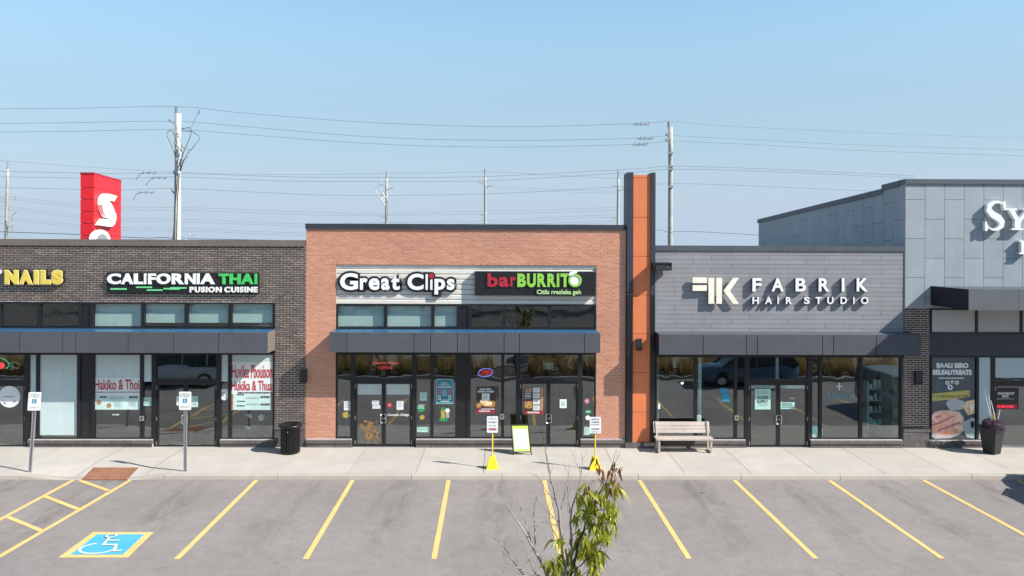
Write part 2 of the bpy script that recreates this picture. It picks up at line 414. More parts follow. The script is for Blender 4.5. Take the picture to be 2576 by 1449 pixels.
def text(parent, s, px, Y, mat, depth=.004, bold=0.0, name='lettering', shear=0, lift=.004):
    return put(MB(), s, R(*px, Y), Y-lift-depth, depth, bold, shear).build(name, mat, parent)
def letters(parent, items, Y, mat, depth, bold=.03, gap=.01, name='letter'):
    """items: (char, x0, y0, x1, y1) in photo pixels, one object per letter, standing gap in front of plane Y"""
    for ch, x0, y0, x1, y1 in items:
        put(MB(), ch, R(x0, y0, x1, y1, Y-gap-depth), Y-gap-depth, depth, bold).build(name, mat, parent)
def word(s, x0, y0, x1, y1, bold=.03, track=.10):
    """split a word into letters with natural widths filling x0..x1; returns items for letters()"""
    w, out = [], []
    for c in s: w.append(.32 if c == ' ' else (lambda g: g[3]-g[2])(glyph(c, bold)))
    tot = sum(w)+track*(len(s)-1); x = 0
    gH = glyph('H', bold); cap = gH[5]-gH[4]; base = gH[4]
    for c, q in zip(s, w):
        if c != ' ':
            g = glyph(c, bold); k = (x1-x0)/tot; kz = (y1-y0)/cap
            out.append((c, x0+x*k, y1-(g[5]-base)*kz, x0+(x+q)*k, y1-(g[4]-base)*kz))
        x += q+track
    return out

# ------------------------------------------------------------------ ground, parking bay markings, kerb, pavement
def struct(o): o['kind'] = 'structure'; return o
g = MB().add([(-600, -600, -.03), (600, -600, -.03), (600, 900, -.03), (-600, 900, -.03)], [(0, 1, 2, 3)])
struct(g.build('ground', M_field, fix=False))
YK = 21.58
lot = struct(MB().add([(-70, -40, 0), (70, -40, 0), (70, YK+.03, 0), (-70, YK+.03, 0)], [(0, 1, 2, 3)]).build('parking_lot', M_asph, fix=False))
lot['label'] = 'sunlit grey asphalt parking lot in front of the shops'
def strip(a, b, w, z=.005):
    a, b = Vector((a[0], a[1], 0)), Vector((b[0], b[1], 0)); n = (b-a).normalized(); n = Vector((-n.y, n.x, 0))*w/2
    m = MB(); k = max(2, int((b-a).length/.3)); v = []
    for i in range(k+1):
        c = a+(b-a)*i/k; j = n*(1+random.uniform(-.05, .05)); v += [c-j+Vector((0, 0, z)), c+j+Vector((0, 0, z))]
    return m.add(v, [(2*i, 2*i+2, 2*i+3, 2*i+1) for i in range(k)])
for i in range(9):
    x = -6.99+2.743*i
    strip((x-.03, YK-.03), (x+.05, 16.12), .12).build('bay_line', M_yel, lot, fix=False)
strip((-10.60, YK-.03), (-10.80, 15.95), .12).build('bay_line', M_yel, lot, fix=False)
strip((-12.22, YK-.03), (-12.25, 16.0), .12).build('bay_line', M_yel, lot, fix=False)
for a, b in (((212, 1213), (277, 1236)), ((108, 1247), (204, 1284)), ((10, 1297), (110, 1338))):
    A, B = G(*a), G(*b); d = B-A; ta, tb = (-12.17-A.x)/d.x, (-10.74-A.x)/d.x
    if A.y+d.y*ta > YK-.06: ta = (YK-.06-A.y)/d.y
    strip(A+d*ta, A+d*tb, .12, .007).build('hatch_line', M_yel, lot, fix=False)
# accessible bay emblem
def gq(pts, z): return [tuple(G(x, y, 0)[:2])+(z,) for x, y in pts]
sq = [(147, 1403), (322, 1403), (387, 1339), (234, 1339)]
o = MB().add(gq(sq, .005), [(0, 1, 2, 3)]).build('accessible_emblem', M_yel, lot, fix=False); o['label'] = 'blue wheelchair symbol in a yellow square on the asphalt'
def em(u, v): # u, v 0..1 inside the square, on the ground
    a, b, c, d = [G(x, y, 0) for x, y in sq]; p = a*(1-u)*(1-v)+b*u*(1-v)+c*u*v+d*(1-u)*v; return (p.x, p.y)
emb = o
MB().add([em(u, v)+(.009,) for u, v in ((.115, .10), (.885, .10), (.885, .90), (.115, .90))], [(0, 1, 2, 3)]).build('blue_field', M_lblue, emb, fix=False)
def emline(pts, w, z=.013):
    m = MB()
    for (a, b) in zip(pts, pts[1:]):
        A, B = Vector(em(*a)), Vector(em(*b)); d = (B-A).normalized(); n = Vector((-d.y, d.x))*w/2; e = d*w*.3
        z += .0004
        m.add([(*(A-n-e), z), (*(B-n+e), z), (*(B+n+e), z), (*(A+n-e), z)], [(0, 1, 2, 3)])
    m.build('wheelchair_figure', M_lpale, emb, fix=False)
emline([(.42+.27*math.cos(a), .34+.21*math.sin(a)) for a in [2.1+ i*.32 for i in range(14)]], .055)
emline([(.40, .72), (.43, .46), (.63, .46), (.70, .22), (.80, .24)], .062, .022)
emline([(.42, .62), (.60, .62)], .055, .028)
emline([(.40+.075*math.cos(a), .80+.075*math.sin(a)) for a in [i*2*PI/9 for i in range(10)]], .045, .032)

# pavement height, with the dropped kerb by the accessible bay
RX0, RX1, RX2, RX3 = -13.8, -12.6, -10.55, -9.62
def drop(X):
    if X <= RX0 or X >= RX3: return 0
    if X < RX1: return (X-RX0)/(RX1-RX0)
    if X > RX2: return (RX3-X)/(RX3-RX2)
    return 1
def ph(X, Y): return PAV - .125*drop(X)*max(0, min(1, 1-(Y-YK)/1.35))
pave = struct(thing('pavement', None, None, (0, YK, 0), kind='structure')); pave['label'] = 'pale concrete pavement with scored joints along the shop fronts'
MB().box(-70, 70, YK+.17, YW+.35, -.1, .012).build('base_course', M_kerb, pave)
xs = [-6.4+1.95*i for i in range(-14, 16)]
for i, (a, b) in enumerate(zip(xs, xs[1:])):
    m = MB(); gpx = .007
    n = 8 if (b > RX0 and a < RX3) else 1
    ny = 6 if n > 1 else 1
    X = [a+gpx+(b-a-2*gpx)*k/n for k in range(n+1)]; Yv = [YK+.165+(YW+.33-YK-.165)*k/ny for k in range(ny+1)]
    v = [(x, y, ph(x, y)) for y in Yv for x in X]; f = [(r*(n+1)+k, r*(n+1)+k+1, (r+1)*(n+1)+k+1, (r+1)*(n+1)+k) for r in range(ny) for k in range(n)]
    m.add(v, f)
    for k in range(n):       # front edge and joint sides
        m.add([(X[k], Yv[0], -.05), (X[k+1], Yv[0], -.05), (X[k+1], Yv[0], ph(X[k+1], Yv[0])), (X[k], Yv[0], ph(X[k], Yv[0]))], [(0, 1, 2, 3)])
    for x in (X[0], X[-1]):
        m.add([(x, Yv[0], -.05), (x, Yv[-1], -.05), (x, Yv[-1], ph(x, Yv[-1])), (x, Yv[0], ph(x, Yv[0]))], [(0, 1, 2, 3)])
    m.build('paving_slab', M_conc, pave, fix=False)
kerb = struct(thing('kerb', None, None, (0, YK, 0), kind='structure')); kerb['label'] = 'concrete kerb between asphalt and pavement, dropped beside the accessible bay'
kx = [-40, -33, -26, -20, -17.2, -13.75, -11.6, -9.66, -6.42, -2.6, 0.0, 3.93, 6.9, 9.78, 13.6, 17.5, 21.4, 28, 36]
for a, b in zip(kx, kx[1:]):
    m = MB(); a += .006; b -= .006; n = 10 if (b > RX0 and a < RX3) else 1
    prof = [(0, -.05), (0, 0.02), (.018, .118), (.045, .146), (.16, .15), (.16, -.05)]
    v = []
    for k in range(n+1):
        x = a+(b-a)*k/n; sc = (PAV-.125*drop(x))/PAV
        v += [(x, YK+y, z*sc if z > 0 else z) for y, z in prof]
    q = len(prof)
    f = [(k*q+j, (k+1)*q+j, (k+1)*q+(j+1) % q, k*q+(j+1) % q) for k in range(n) for j in range(q)]+[tuple(range(q)), tuple(range(n*q+q-1, n*q-1, -1))]
    m.add(v, f).build('kerb_stone', M_kerb, kerb)
# rust coloured tactile plate with its domes
tp = [G(x, y, .06) for x, y in ((206, 1203), (320, 1203), (349, 1180), (234, 1180))]
def tpz(p, dz): return (p[0], p[1], ph(p[0], p[1])+dz)
m = MB(); k = 6
def tl(u, v): return tp[0]*(1-u)*(1-v)+tp[1]*u*(1-v)+tp[2]*u*v+tp[3]*(1-u)*v
v = [tpz(tl(i/k, j/k), .006) for j in range(k+1) for i in range(k+1)]
m.add(v, [(j*(k+1)+i, j*(k+1)+i+1, (j+1)*(k+1)+i+1, (j+1)*(k+1)+i) for j in range(k) for i in range(k)])
ring = [tl(0, 0), tl(1, 0), tl(1, 1), tl(0, 1)]
for a, b in zip(ring, ring[1:]+ring[:1]): m.add([tpz(a, -.02), tpz(b, -.02), tpz(b, .006), tpz(a, .006)], [(0, 1, 2, 3)])
plate = m.build('tactile_plate', M_rust, fix=False); tag(plate, 'rust brown tactile plate set in the dropped kerb', 'tactile plate')
m = MB()
for i in range(26):
    for j in range(15):
        p = tl((i+.5)/26, (j+.5)/15); z = ph(p.x, p.y)+.006
        m.add([(p.x-.018, p.y-.018, z), (p.x+.018, p.y-.018, z), (p.x+.018, p.y+.018, z), (p.x-.018, p.y+.018, z), (p.x, p.y, z+.008)], [(0, 1, 4), (1, 2, 4), (2, 3, 4), (3, 0, 4)])
o = m.build('dome', M_rust, plate, fix=False); o['kind'] = 'stuff'

# ------------------------------------------------------------------ walls of brick
BL, BH = .2235, .0726
def merge(iv):
    iv = sorted(iv); out = []
    for a, b in iv:
        if out and a <= out[-1][1]+.004: out[-1][1] = max(out[-1][1], b)
        else: out.append([a, b])
    return out
def bricks(shop, rects, matb, matm, part='wall', first=300, joint=.0155, yf=YW, rank=None):
    """running-bond brick skin over rects (X0,X1,Z0,Z1); mortar core behind; `first` bricks as objects, rest joined"""
    core = MB()
    for r in rects: core.box(r[0], r[1], yf+.007, yf+.28, r[2], r[3])
    wall = core.build(part, matm, shop)
    zt = max(r[3] for r in rects); zb = min(r[2] for r in rects); x0 = min(r[0] for r in rects)
    full, cut = [], []
    i = 0; z = zt
    while z > zb+.02:
        za, zc = z-BH, z-joint; zm = (za+zc)/2+joint/2
        for a, b in merge([(r[0], r[1]) for r in rects if r[2]-.002 <= zm <= r[3]]):
            s = a - (BL*.5 if i % 2 else 0)
            # keep the bond aligned over the whole wall
            s = x0 + math.floor((a-x0)/BL)*BL - (BL*.5 if i % 2 else 0)
            while s < b:
                c, d = max(s, a), min(s+BL-joint, b)
                if d-c > .03: (full if d-c > BL-joint-.002 else cut).append((c, d, max(za+.0, zb), zc))
                s += BL
        z -= BH; i += 1
    if rank: full.sort(key=rank)
    else: random.shuffle(full)
    proto = MB().box(0, BL-joint, 0, .05, 0, BH-joint).mesh('brick', matb)
    ww = wl(wall)
    for c, d, za, zc in full[:first]:
        link('brick', proto, wall, Vector((c, yf+random.uniform(-.003, .002), za))-ww)
    rest = MB()
    for c, d, za, zc in full[first:]+cut:
        e = yf+random.uniform(-.003, .002); k = len(rest.v)
        rest.v += [(c, e, za), (d, e, za), (d, e, zc), (c, e, zc), (c, yf+.04, za), (d, yf+.04, za), (d, yf+.04, zc), (c, yf+.04, zc)]
        rest.f += [tuple(q+k for q in w) for w in ((0, 1, 2, 3), (1, 5, 6, 2), (3, 2, 6, 7), (4, 0, 3, 7), (4, 5, 1, 0))]
    if rest.f:
        o = rest.build('brickwork', matb, wall, fix=False); o['kind'] = 'stuff'
    return wall
def shell(shop, X0, X1, ztop, depth=16):
    """side walls, back wall and roof behind the front, so that the shop is closed"""
    m = MB(); y0, y1 = YW+.3, YW+depth
    m.box(X0+.02, X0+.22, y0, y1, 0, ztop); m.box(X1-.22, X1-.02, y0, y1, 0, ztop); m.box(X0+.22, X1-.22, y1-.2, y1, 0, ztop)
    m.box(X0+.22, X1-.22, y0+.02, y1-.2, ztop-1.0, ztop-.8)
    m.build('roof_and_sides', M_roof, shop)
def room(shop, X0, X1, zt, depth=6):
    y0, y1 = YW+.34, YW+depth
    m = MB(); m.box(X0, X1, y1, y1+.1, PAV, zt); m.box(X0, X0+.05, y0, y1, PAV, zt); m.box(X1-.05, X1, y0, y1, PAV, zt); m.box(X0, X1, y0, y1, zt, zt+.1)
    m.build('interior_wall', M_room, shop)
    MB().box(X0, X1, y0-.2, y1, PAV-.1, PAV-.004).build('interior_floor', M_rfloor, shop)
YG = YW+.075     # glass plane of the storefronts
def window(shop, x0, y0, x1, y1, kind='clear', t=4.2, glass=None, blind=None, yf=YG, film=None):
    """framed light: part window > pane (and blind); pixel rect is the outside of the frame"""
    r = R(x0, y0, x1, y1, yf); k = .0131
    a, b, c, d = r; f = t*k
    m = MB(); ya, yb = yf-.055, yf+.055
    m.box(a, b, ya, yb, c, c+f); m.box(a, b, ya, yb, d-f, d); m.box(a, a+f, ya+.0004, yb-.0004, c+f, d-f); m.box(b-f, b, ya+.0004, yb-.0004, c+f, d-f)
    fr = m.build('window', M_frame, shop)
    if kind == 'black':
        MB().box(a+f, b-f, yf-.02, yf+.02, c+f, d-f).build('spandrel_panel', M_black, fr)
    else:
        MB().box(a+f, b-f, yf-.004, yf+.004, c+f, d-f).build('pane', glass or M_glass, fr)
        if film is not None:
            MB().box(a+f+.002, b-f-.002, yf-.0065, yf-.0045, d-f-(d-c)*film, d-f-.002).build('window_film', M_film, fr)
        if blind is not None:
            q = blind if isinstance(blind, tuple) else (blind, 0)
            MB().box(a+f*.4, b-f*.4, yf+.11, yf+.125, c+f+(d-c)*q[1], d-f-(d-c)*q[0]).build('blind', M_blind, fr)
    return fr
def leaf(shop, x0, y0, x1, y1, hinge, yf=YG, blind=0):
    """glazed door leaf > pane, pull_handle, hinges, kick_bolt"""
    a, b, c, d = R(x0, y0, x1, y1, yf); f = .062
    m = MB(); ya, yb = yf-.03, yf+.03
    m.box(a, b, ya, yb, c, c+.135); m.box(a, b, ya, yb, d-.085, d); m.box(a, a+f, ya+.0004, yb-.0004, c+.135, d-.085); m.box(b-f, b, ya+.0004, yb-.0004, c+.135, d-.085)
    dr = m.build('door', M_frame, shop)
    MB().box(a+f, b-f, yf-.004, yf+.004, c+.135, d-.085).build('pane', M_glass, dr)
    if blind: MB().box(a+f*.6, b-f*.6, yf+.04, yf+.055, d-.085-blind, d-.06).build('blind', M_blind, dr)
    hx = (b-f*.5) if hinge < 0 else (a+f*.5); s = -1 if hinge < 0 else 1
    z = c+.98
    MB().tube([(hx, yf-.03, z-.14), (hx, yf-.085, z-.14), (hx+s*.05, yf-.10, z-.13), (hx+s*.05, yf-.10, z+.13), (hx, yf-.085, z+.14), (hx, yf-.03, z+.14)], .013, 6).build('pull_handle', M_silver, dr)
    MB().tube([(hx, yf-.03, z), (hx, yf-.045, z)], .022, 10).build('lock', M_silver, dr)
    ex = a if hinge < 0 else b
    for zz in (c+.2, c+1.0, d-.16): MB().box(ex-.012, ex+.012, yf-.05, yf-.028, zz-.06, zz+.06).build('hinge', M_silver, dr)
    MB().tube([((a+b)/2, yf-.036, c+.055), ((a+b)/2, yf-.03, c+.055)], .012, 8).build('kick_bolt', M_silver, dr)
    return dr
def door_unit(shop, x0, x1, ytop, ytr, ybot, mid, blind=0, tblind=None):
    """frame, transom light and two leaves between pixel columns x0..x1"""
    a, b, c, d = R(x0, ytop, x1, ybot, YG); zt = R(x0, ytr, x1, ybot, YG)[3]; f = .10
    m = MB(); m.box(a, a+f, YG-.06, YG+.06, PAV, d); m.box(b-f, b, YG-.06, YG+.06, PAV, d)
    m.box(a+f, b-f, YG-.0595, YG+.0595, zt-.10, zt); m.box(a+f, b-f, YG-.0595, YG+.0595, d-.06, d)
    fr = m.build('door_frame', M_frame, shop)
    MB().box(a+f, b-f, YG-.004, YG+.004, zt, d-.06).build('pane', M_glass, fr)
    if tblind: MB().box(a+f*.5, b-f*.5, YG+.09, YG+.1, zt+(d-zt)*tblind, d-.03).build('blind', M_blind, fr)
    k = f/.0130; zl = ytr+.10/.0130
    leaf(shop, x0+k+.4, zl+.4, mid-.3, ybot, -1, blind=blind); leaf(shop, mid+.3, zl+.4, x1-k-.4, ybot, 1, blind=blind)
    MB().box(a, b, YG-.09, YG+.06, PAV-.001, PAV+.012).build('threshold', M_silver, shop)
def stones(shop, x0, x1, ytop, rows, cap=True, yf=YW-.055, ybot=1131, blk=.445, capl=.66):
    """low wall of ground-face blocks with a sloping cap: part plinth > sill_stone, stone_block"""
    a, b, c, d = R(x0, ytop, x1, ybot, yf); c = PAV-.01
    core = MB().box(a+.004, b-.004, yf+.012, YW+.25, c, d-.012).build('plinth', M_smort, shop)
    h = .145 if cap else 0; j = .012
    if cap:
        n = max(1, round((b-a)/capl)); w = (b-a)/n
        for i in range(n):
            p, q = a+i*w+(j/2 if i else 0), a+(i+1)*w-(j/2 if i < n-1 else 0)
            y2 = YW+.04
            MB().hexa([(p, yf-.03, d-h), (q, yf-.03, d-h), (q, yf-.03, d-.05), (p, yf-.03, d-.05)], [(p, y2, d-h), (q, y2, d-h), (q, y2, d), (p, y2, d)]).build('sill_stone', M_stone, core)
    zt = d-h-j*.7 if cap else d; rh = (zt-c)/rows
    for r in range(rows):
        n = max(1, round((b-a)/blk)); x = a - (blk/2 if r % 2 else 0)
        while x < b-.03:
            p, q = max(x, a), min(x+blk-j, b)
            if q-p > .03: MB().box(p, q, yf+random.uniform(-.002, .002), yf+.06, c+r*rh, c+(r+1)*rh-(j if r < rows-1 or not cap else 0)).build('stone_block', M_stone, core)
            x += blk
    return core
def canopy(shop, X0, X1, z0, z1, proj, joints, top_mat, ends=None):
    """metal canopy: part canopy (soffit and box) > fascia_panel pieces, end panels, top sheet"""
    yf = YW-proj
    core = MB().box(X0+.012, X1-.012, yf+.012, YW+.02, z0+.004, z1-.03).build('canopy', M_awe, shop)
    xs = [X0]+sorted(joints)+[X1]
    for a, b in zip(xs, xs[1:]):
        p, q = a+(.011 if a != X0 else 0), b-(.011 if b != X1 else 0)
        MB().box(p, q, yf, yf+.012, z0, z1).build('fascia_panel', M_aw, core)
    for a, b, mt in ((X0, X0+.012, M_endd), (X1-.012, X1, ends or M_aw)): MB().box(a, b, yf+.0122, YW+.0, z0, z1-.001).build('end_panel', mt, core)
    MB().hexa([(X0+.0122, yf+.0122, z1-.03), (X1-.0122, yf+.0122, z1-.03), (X1-.0122, YW+.0, z1-.03), (X0+.0122, YW+.0, z1-.03)],
              [(X0+.0122, yf+.0122, z1-.012), (X1-.0122, yf+.0122, z1-.012), (X1-.0122, YW+.0, z1+.02), (X0+.0122, YW+.0, z1+.02)]).build('canopy_top', top_mat, core)
    return core
def cap(shop, X0, X1, z0, z1, mat, joints=(), over=.05, depth=.4, yf=YW):
    c = None
    xs = [X0]+list(joints)+[X1]
    for a, b in zip(xs, xs[1:]):
        o = MB().box(a+(.004 if a != X0 else 0), b-(.004 if b != X1 else 0), yf-over, yf+depth, z0, z1).build('parapet_flashing', mat, shop)
    return o
def FX(px, py=900, Y=YW): return P(px, py, Y).x
def FZ(py, px, Y=YW): return P(px, py, Y).z

# ------------------------------------------------------------------ 1 dark brick shop
shop1 = thing('dark_brick_shop', 'dark brown brick shop unit with taupe parapet and blue edged charcoal canopy', 'shop', (-11.5, YW, PAV))
XL = -17.6; X769 = FX(767.5); X691 = FX(691); z_cap = FZ(618, 400); z_top = FZ(602.5, 400)
z760 = FZ(760, 400); zp = FZ(1071, 728)
bricks(shop1, [(XL, X769, z760, z_cap), (X691, X769, zp, z760)], M_dbrick, M_dmort, rank=lambda q: (-q[3], q[0]) if q[0] > -13.6 else (9, 0))
cap(shop1, XL, X769-.01, z_cap, z_top, M_taupe, [FX(62, 610), FX(408, 610)])
# left canopy, clerestory band
z888 = FZ(888, 400, YW-.78); z836 = FZ(835.5, 400, YW-.78)
canopy(shop1, XL, FX(673.5, 860, YW-.78), z888, z836, .78, [FX(q, 860, YW-.78) for q in (-250, -95, 48.5, 156.5, 190, 322, 437, 550)], M_awblue, M_taupe)
for a, b, kind, bl in ((-250, -120, 'clear', None), (-120, 1, 'clear', None), (1, 99.5, 'clear', None), (99.5, 204, 'clear', None), (204, 233, 'black', None), (233, 361, 'clear', (0, .03)), (361, 470, 'clear', (0, .16)), (470, 580, 'clear', (0, .16)), (580, 691, 'clear', (0, .16))):
    window(shop1, a, 760, b, 828, kind, 4.4, M_cglass, bl)
MB().box(XL, X691, YW+.13, YW+.25, FZ(888.5, 400, YG), FZ(828.5, 400, YG)).build('spandrel_band', M_black, shop1)
for a, b, kind, bl in ((-250, -100, 'clear', .5), (72, 97, 'clear', .55), (97, 200, 'clear', .93), (200, 236, 'black', None), (236, 358, 'clear', .36), (358, 387, 'clear', .31), (553, 579, 'clear', .31), (579, 691, 'clear', .2)):
    window(shop1, a, 888, b, 1105.5, kind, 4.2, None, None, film=bl)
door_unit(shop1, -100, 72, 888, 956, 1129.5, -14)
door_unit(shop1, 387, 553, 888, 953.5, 1129.5, 467.5)
stones(shop1, 70.5, 383.5, 1105, 1); stones(shop1, 553, 690, 1105, 1); stones(shop1, -260, -100, 1105, 1)
stones(shop1, 690.4, 766.5, 1071, 3, cap=False, yf=YW-.03, blk=.40)
o = MB().box(X691, X769-.006, YW-.05, YW+.02, FZ(1080.5, 728), FZ(1071, 728)).build('ledge_stone', M_stone, shop1)
shell(shop1, XL, X769, z_top-.02); room(shop1, XL+.3, X691+.1, FZ(770, 400)-.0, 5.5)

# ------------------------------------------------------------------ 2 salmon brick shop
shop2 = thing('salmon_brick_shop', 'taller salmon brick shop unit with dark parapet and ribbed beige sign band', 'shop', (-1.5, YW, PAV))
Xa, Xb = FX(769), FX(1573.5); Xo0, Xo1 = FX(844.5), FX(1499.5)
zc0 = FZ(577, 1170); zc1 = FZ(564, 1170); zs = FZ(664.5, 1170); zb = FZ(1104.5, 1170)
bricks(shop2, [(Xa, Xb, zs, zc0), (Xa, Xo0, zb, zs), (Xo1, Xb, zb, zs)], M_rbrick, M_rmort, rank=lambda q: (-q[3], q[0]))
cap(shop2, Xa-.02, Xb-.02, zc0, zc1, M_navy, [FX(1170, 570)])
# ribbed siding in the recessed sign band
zq0, zq1 = FZ(766, 1170, YW+.06), FZ(664.5, 1170); n = 8; hh = (zq1-zq0)/n
MB().box(Xo0, Xo1, YW+.13, YW+.27, zq0, zq1).build('sign_band_backing', M_siding, shop2)
for i in range(n):
    z = zq0+i*hh
    m = MB(); prof = [(YW+.128, z), (YW+.075, z), (YW+.052, z+hh*.12), (YW+.05, z+hh*.80), (YW+.075, z+hh*.93), (YW+.128, z+hh*.93)]
    v = [(Xo0+.002, y, q) for y, q in prof]+[(Xo1-.002, y, q) for y, q in prof]; k = len(prof)
    m.add(v, [(j, j+1, k+j+1, k+j) for j in range(k-1)]+[(k-1, 0, k, 2*k-1), tuple(range(k-1, -1, -1)), tuple(range(k, 2*k))]); m.build('siding_board', M_siding, shop2)
z888 = FZ(887, 1170, YW-.78); z836 = FZ(837, 1170, YW-.78)
canopy(shop2, FX(829, 860, YW-.78), FX(1510, 860, YW-.78), z888, z836, .78, [FX(q, 860, YW-.78) for q in (872.5, 1041.5, 1083, 1150.5, 1180, 1268, 1307, 1470)], M_awblue)
for a, b, kind, bl in ((846, 970, 'clear', 0), (970, 1089, 'clear', 0), (1089, 1153, 'clear', 0), (1153, 1183, 'black', None), (1183, 1268, 'clear', None), (1268, 1382, 'clear', None), (1382, 1499, 'clear', None)):
    window(shop2, a, 765.5, b, 828, kind, 4.2, M_cglass, (bl, .03) if bl is not None else None)
MB().box(Xo0, Xo1, YW+.13, YW+.25, FZ(888, 1170, YG), FZ(828.5, 1170, YG)).build('spandrel_band', M_black, shop2)
for a, b, kind, bl in ((845, 886, 'clear', None), (1044, 1087, 'clear', None), (1087, 1149.5, 'clear', None), (1149.5, 1180, 'black', None), (1180, 1264.5, 'clear', None), (1264.5, 1301, 'clear', None), (1461, 1499, 'clear', None)):
    window(shop2, a, 888, b, 1103, kind, 3.8, None, bl)
door_unit(shop2, 886, 1044, 888, 951, 1127, 965.5, blind=.36)
door_unit(shop2, 1301, 1461, 888, 951, 1127, 1379.5)
stones(shop2, 843, 884.5, 1104, 1, ybot=1130); stones(shop2, 1046, 1300, 1104, 1, ybot=1130); stones(shop2, 1460.5, 1499, 1104, 1, ybot=1130)
stones(shop2, 769, 843, 1104, 1, yf=YW-.05, ybot=1130); stones(shop2, 1499.5, 1573, 1104, 1, yf=YW-.05, ybot=1130)
shell(shop2, Xa, Xb, zc1-.02); room(shop2, Xo0-.1, Xo1+.1, FZ(772, 1170), 5.5)

# ------------------------------------------------------------------ 3 orange pylon wall
pyl = thing('orange_pylon', 'tall orange panelled fin wall framed by two dark flanges', 'pylon', (FX(1610), YW, PAV))
p0, p1, p2, p3 = FX(1575), FX(1590.5), FX(1635), FX(1646)
zt = FZ(434.5, 1610); ztb = FZ(440, 1610); zbt = FZ(1113, 1610)
for (a, b) in ((p0, p1), (p2, p3)):
    MB().box(a, b, YW-.10, YW+.62, zbt, FZ(742, 1610)-.008).build('dark_flange', M_black, pyl)
    MB().box(a, b, YW-.10, YW+.62, FZ(742, 1610), FZ(448, 1610)-.006).build('dark_flange', M_navy, pyl)
    MB().box(a, b, YW-.10, YW+.62, FZ(448, 1610), zt).build('flange_cap', M_navy, pyl)
MB().box(p1+.002, p2-.002, YW-.02, YW+.6, zbt, ztb-.05).build('core_wall', M_seam, pyl)
ys = [1113, 1036, 937, 838.7, 741.5, 644.5, 546.6, 448, 440]
for a, b in zip(ys, ys[1:]):
    MB().box(p1+.004, p2-.004, YW-.045, YW-.021, FZ(a, 1610)+(.006 if a != 1113 else 0), FZ(b, 1610)-.006).build('orange_panel', M_orange, pyl)
stones(pyl, 1572.5, 1647.5, 1113, 1, cap=False, yf=YW-.12, ybot=1131, blk=.5)

# ------------------------------------------------------------------ 4 hair studio with grey planks
shop4 = thing('grey_plank_shop', 'low shop unit clad in staggered grey planks with dark glass front', 'shop', (8.8, YW, PAV))
Xp0, Xp1 = p3+.005, FX(2274.5); zk0 = FZ(631, 1960); zk1 = FZ(618.5, 1960); zkb = FZ(838, 1960)
core = MB().box(Xp0, Xp1, YW+.006, YW+.28, zkb-.8, zk0).build('wall', M_seam, shop4)
rows = 18; rh = (zk0-(zkb+.0))/rows; L = 1.865
offs = [FX(1696.6), FX(1789), FX(1742.6)]
for i in range(rows):
    zt_ = zk0-i*rh; x = offs[i % 3]
    while x > Xp0: x -= L
    while x < Xp1:
        a, b = max(x+.004, Xp0), min(x+L-.004, Xp1-.03)
        if b-a > .02: MB().box(a, b, YW-.012+random.uniform(-.002, .002), YW+.006, zt_-rh+.007, zt_).build('plank', M_plank, core)
        x += L
MB().box(Xp1-.028, Xp1, YW-.03, YW+.006, zkb, zk0).build('edge_trim', M_slate, core)
cap(shop4, Xp0, Xp1-.004, zk0, zk1, M_slate, [FX(1750, 620), FX(1961, 620), FX(2153, 620)])
z888 = FZ(892.5, 1960, YW-.72); z836 = FZ(842, 1960, YW-.72)
canopy(shop4, FX(1658, 860, YW-.72), FX(2316.5, 866, YW-.72), z888, z836, .72, [FX(q, 866, YW-.72) for q in (1769, 1877.6, 1905.6, 2069, 2097, 2204.6)], M_slate)
for q in (1699, 1747, 1795, 1850, 1901, 1949, 2056, 2210, 2257):
    x = FX(q, 840); MB().box(x-.07, x+.07, YW-.1, YW+.0, zkb-.05, zkb+.025).build('canopy_bracket', M_seam, shop4)
MB().box(Xp0, FX(2272), YW+.13, YW+.25, FZ(895, 1960, YG), zkb-.0).build('spandrel_band', M_black, shop4)
for a, b in ((1648, 1749), (1749, 1850), (1850, 1876), (2038, 2062.5), (2062.5, 2164), (2164, 2266)):
    window(shop4, a, 893, b, 1105.5, 'clear', 3.8)
door_unit(shop4, 1876, 2038, 893, 954, 1129.5, 1957, blind=.12)
stones(shop4, 1647.5, 1876, 1105.5, 1, ybot=1132); stones(shop4, 2039, 2271.5, 1105.5, 1, ybot=1132)
pier = R(2273, 837, 2338.5, 1078, YW)
bricks(shop4, [(pier[0], pier[1], pier[2], FZ(775.5, 2306))], M_dbrick, M_dmort, 'brick_pier')
stones(shop4, 2273, 2338.5, 1078.5, 3, cap=False, yf=YW-.03, ybot=1132.5, blk=.37)
MB().box(pier[0]-.01, pier[1]+.01, YW-.05, YW+.02, FZ(1086, 2306), FZ(1078, 2306)).build('ledge_stone', M_stone, shop4)
shell(shop4, Xp0, Xp1, zk1-.02); room(shop4, Xp0+.1, FX(2270), FZ(900, 1960)+.3, 6)

for px, y0 in ((1760, 1105), (1954, 950)):
    x = P(px, 950, YW+.55).x; MB().box(x-.05, x+.05, YW+.5, YW+.6, PAV, FZ(880, 1960)).build('interior_column', M_film, shop4)
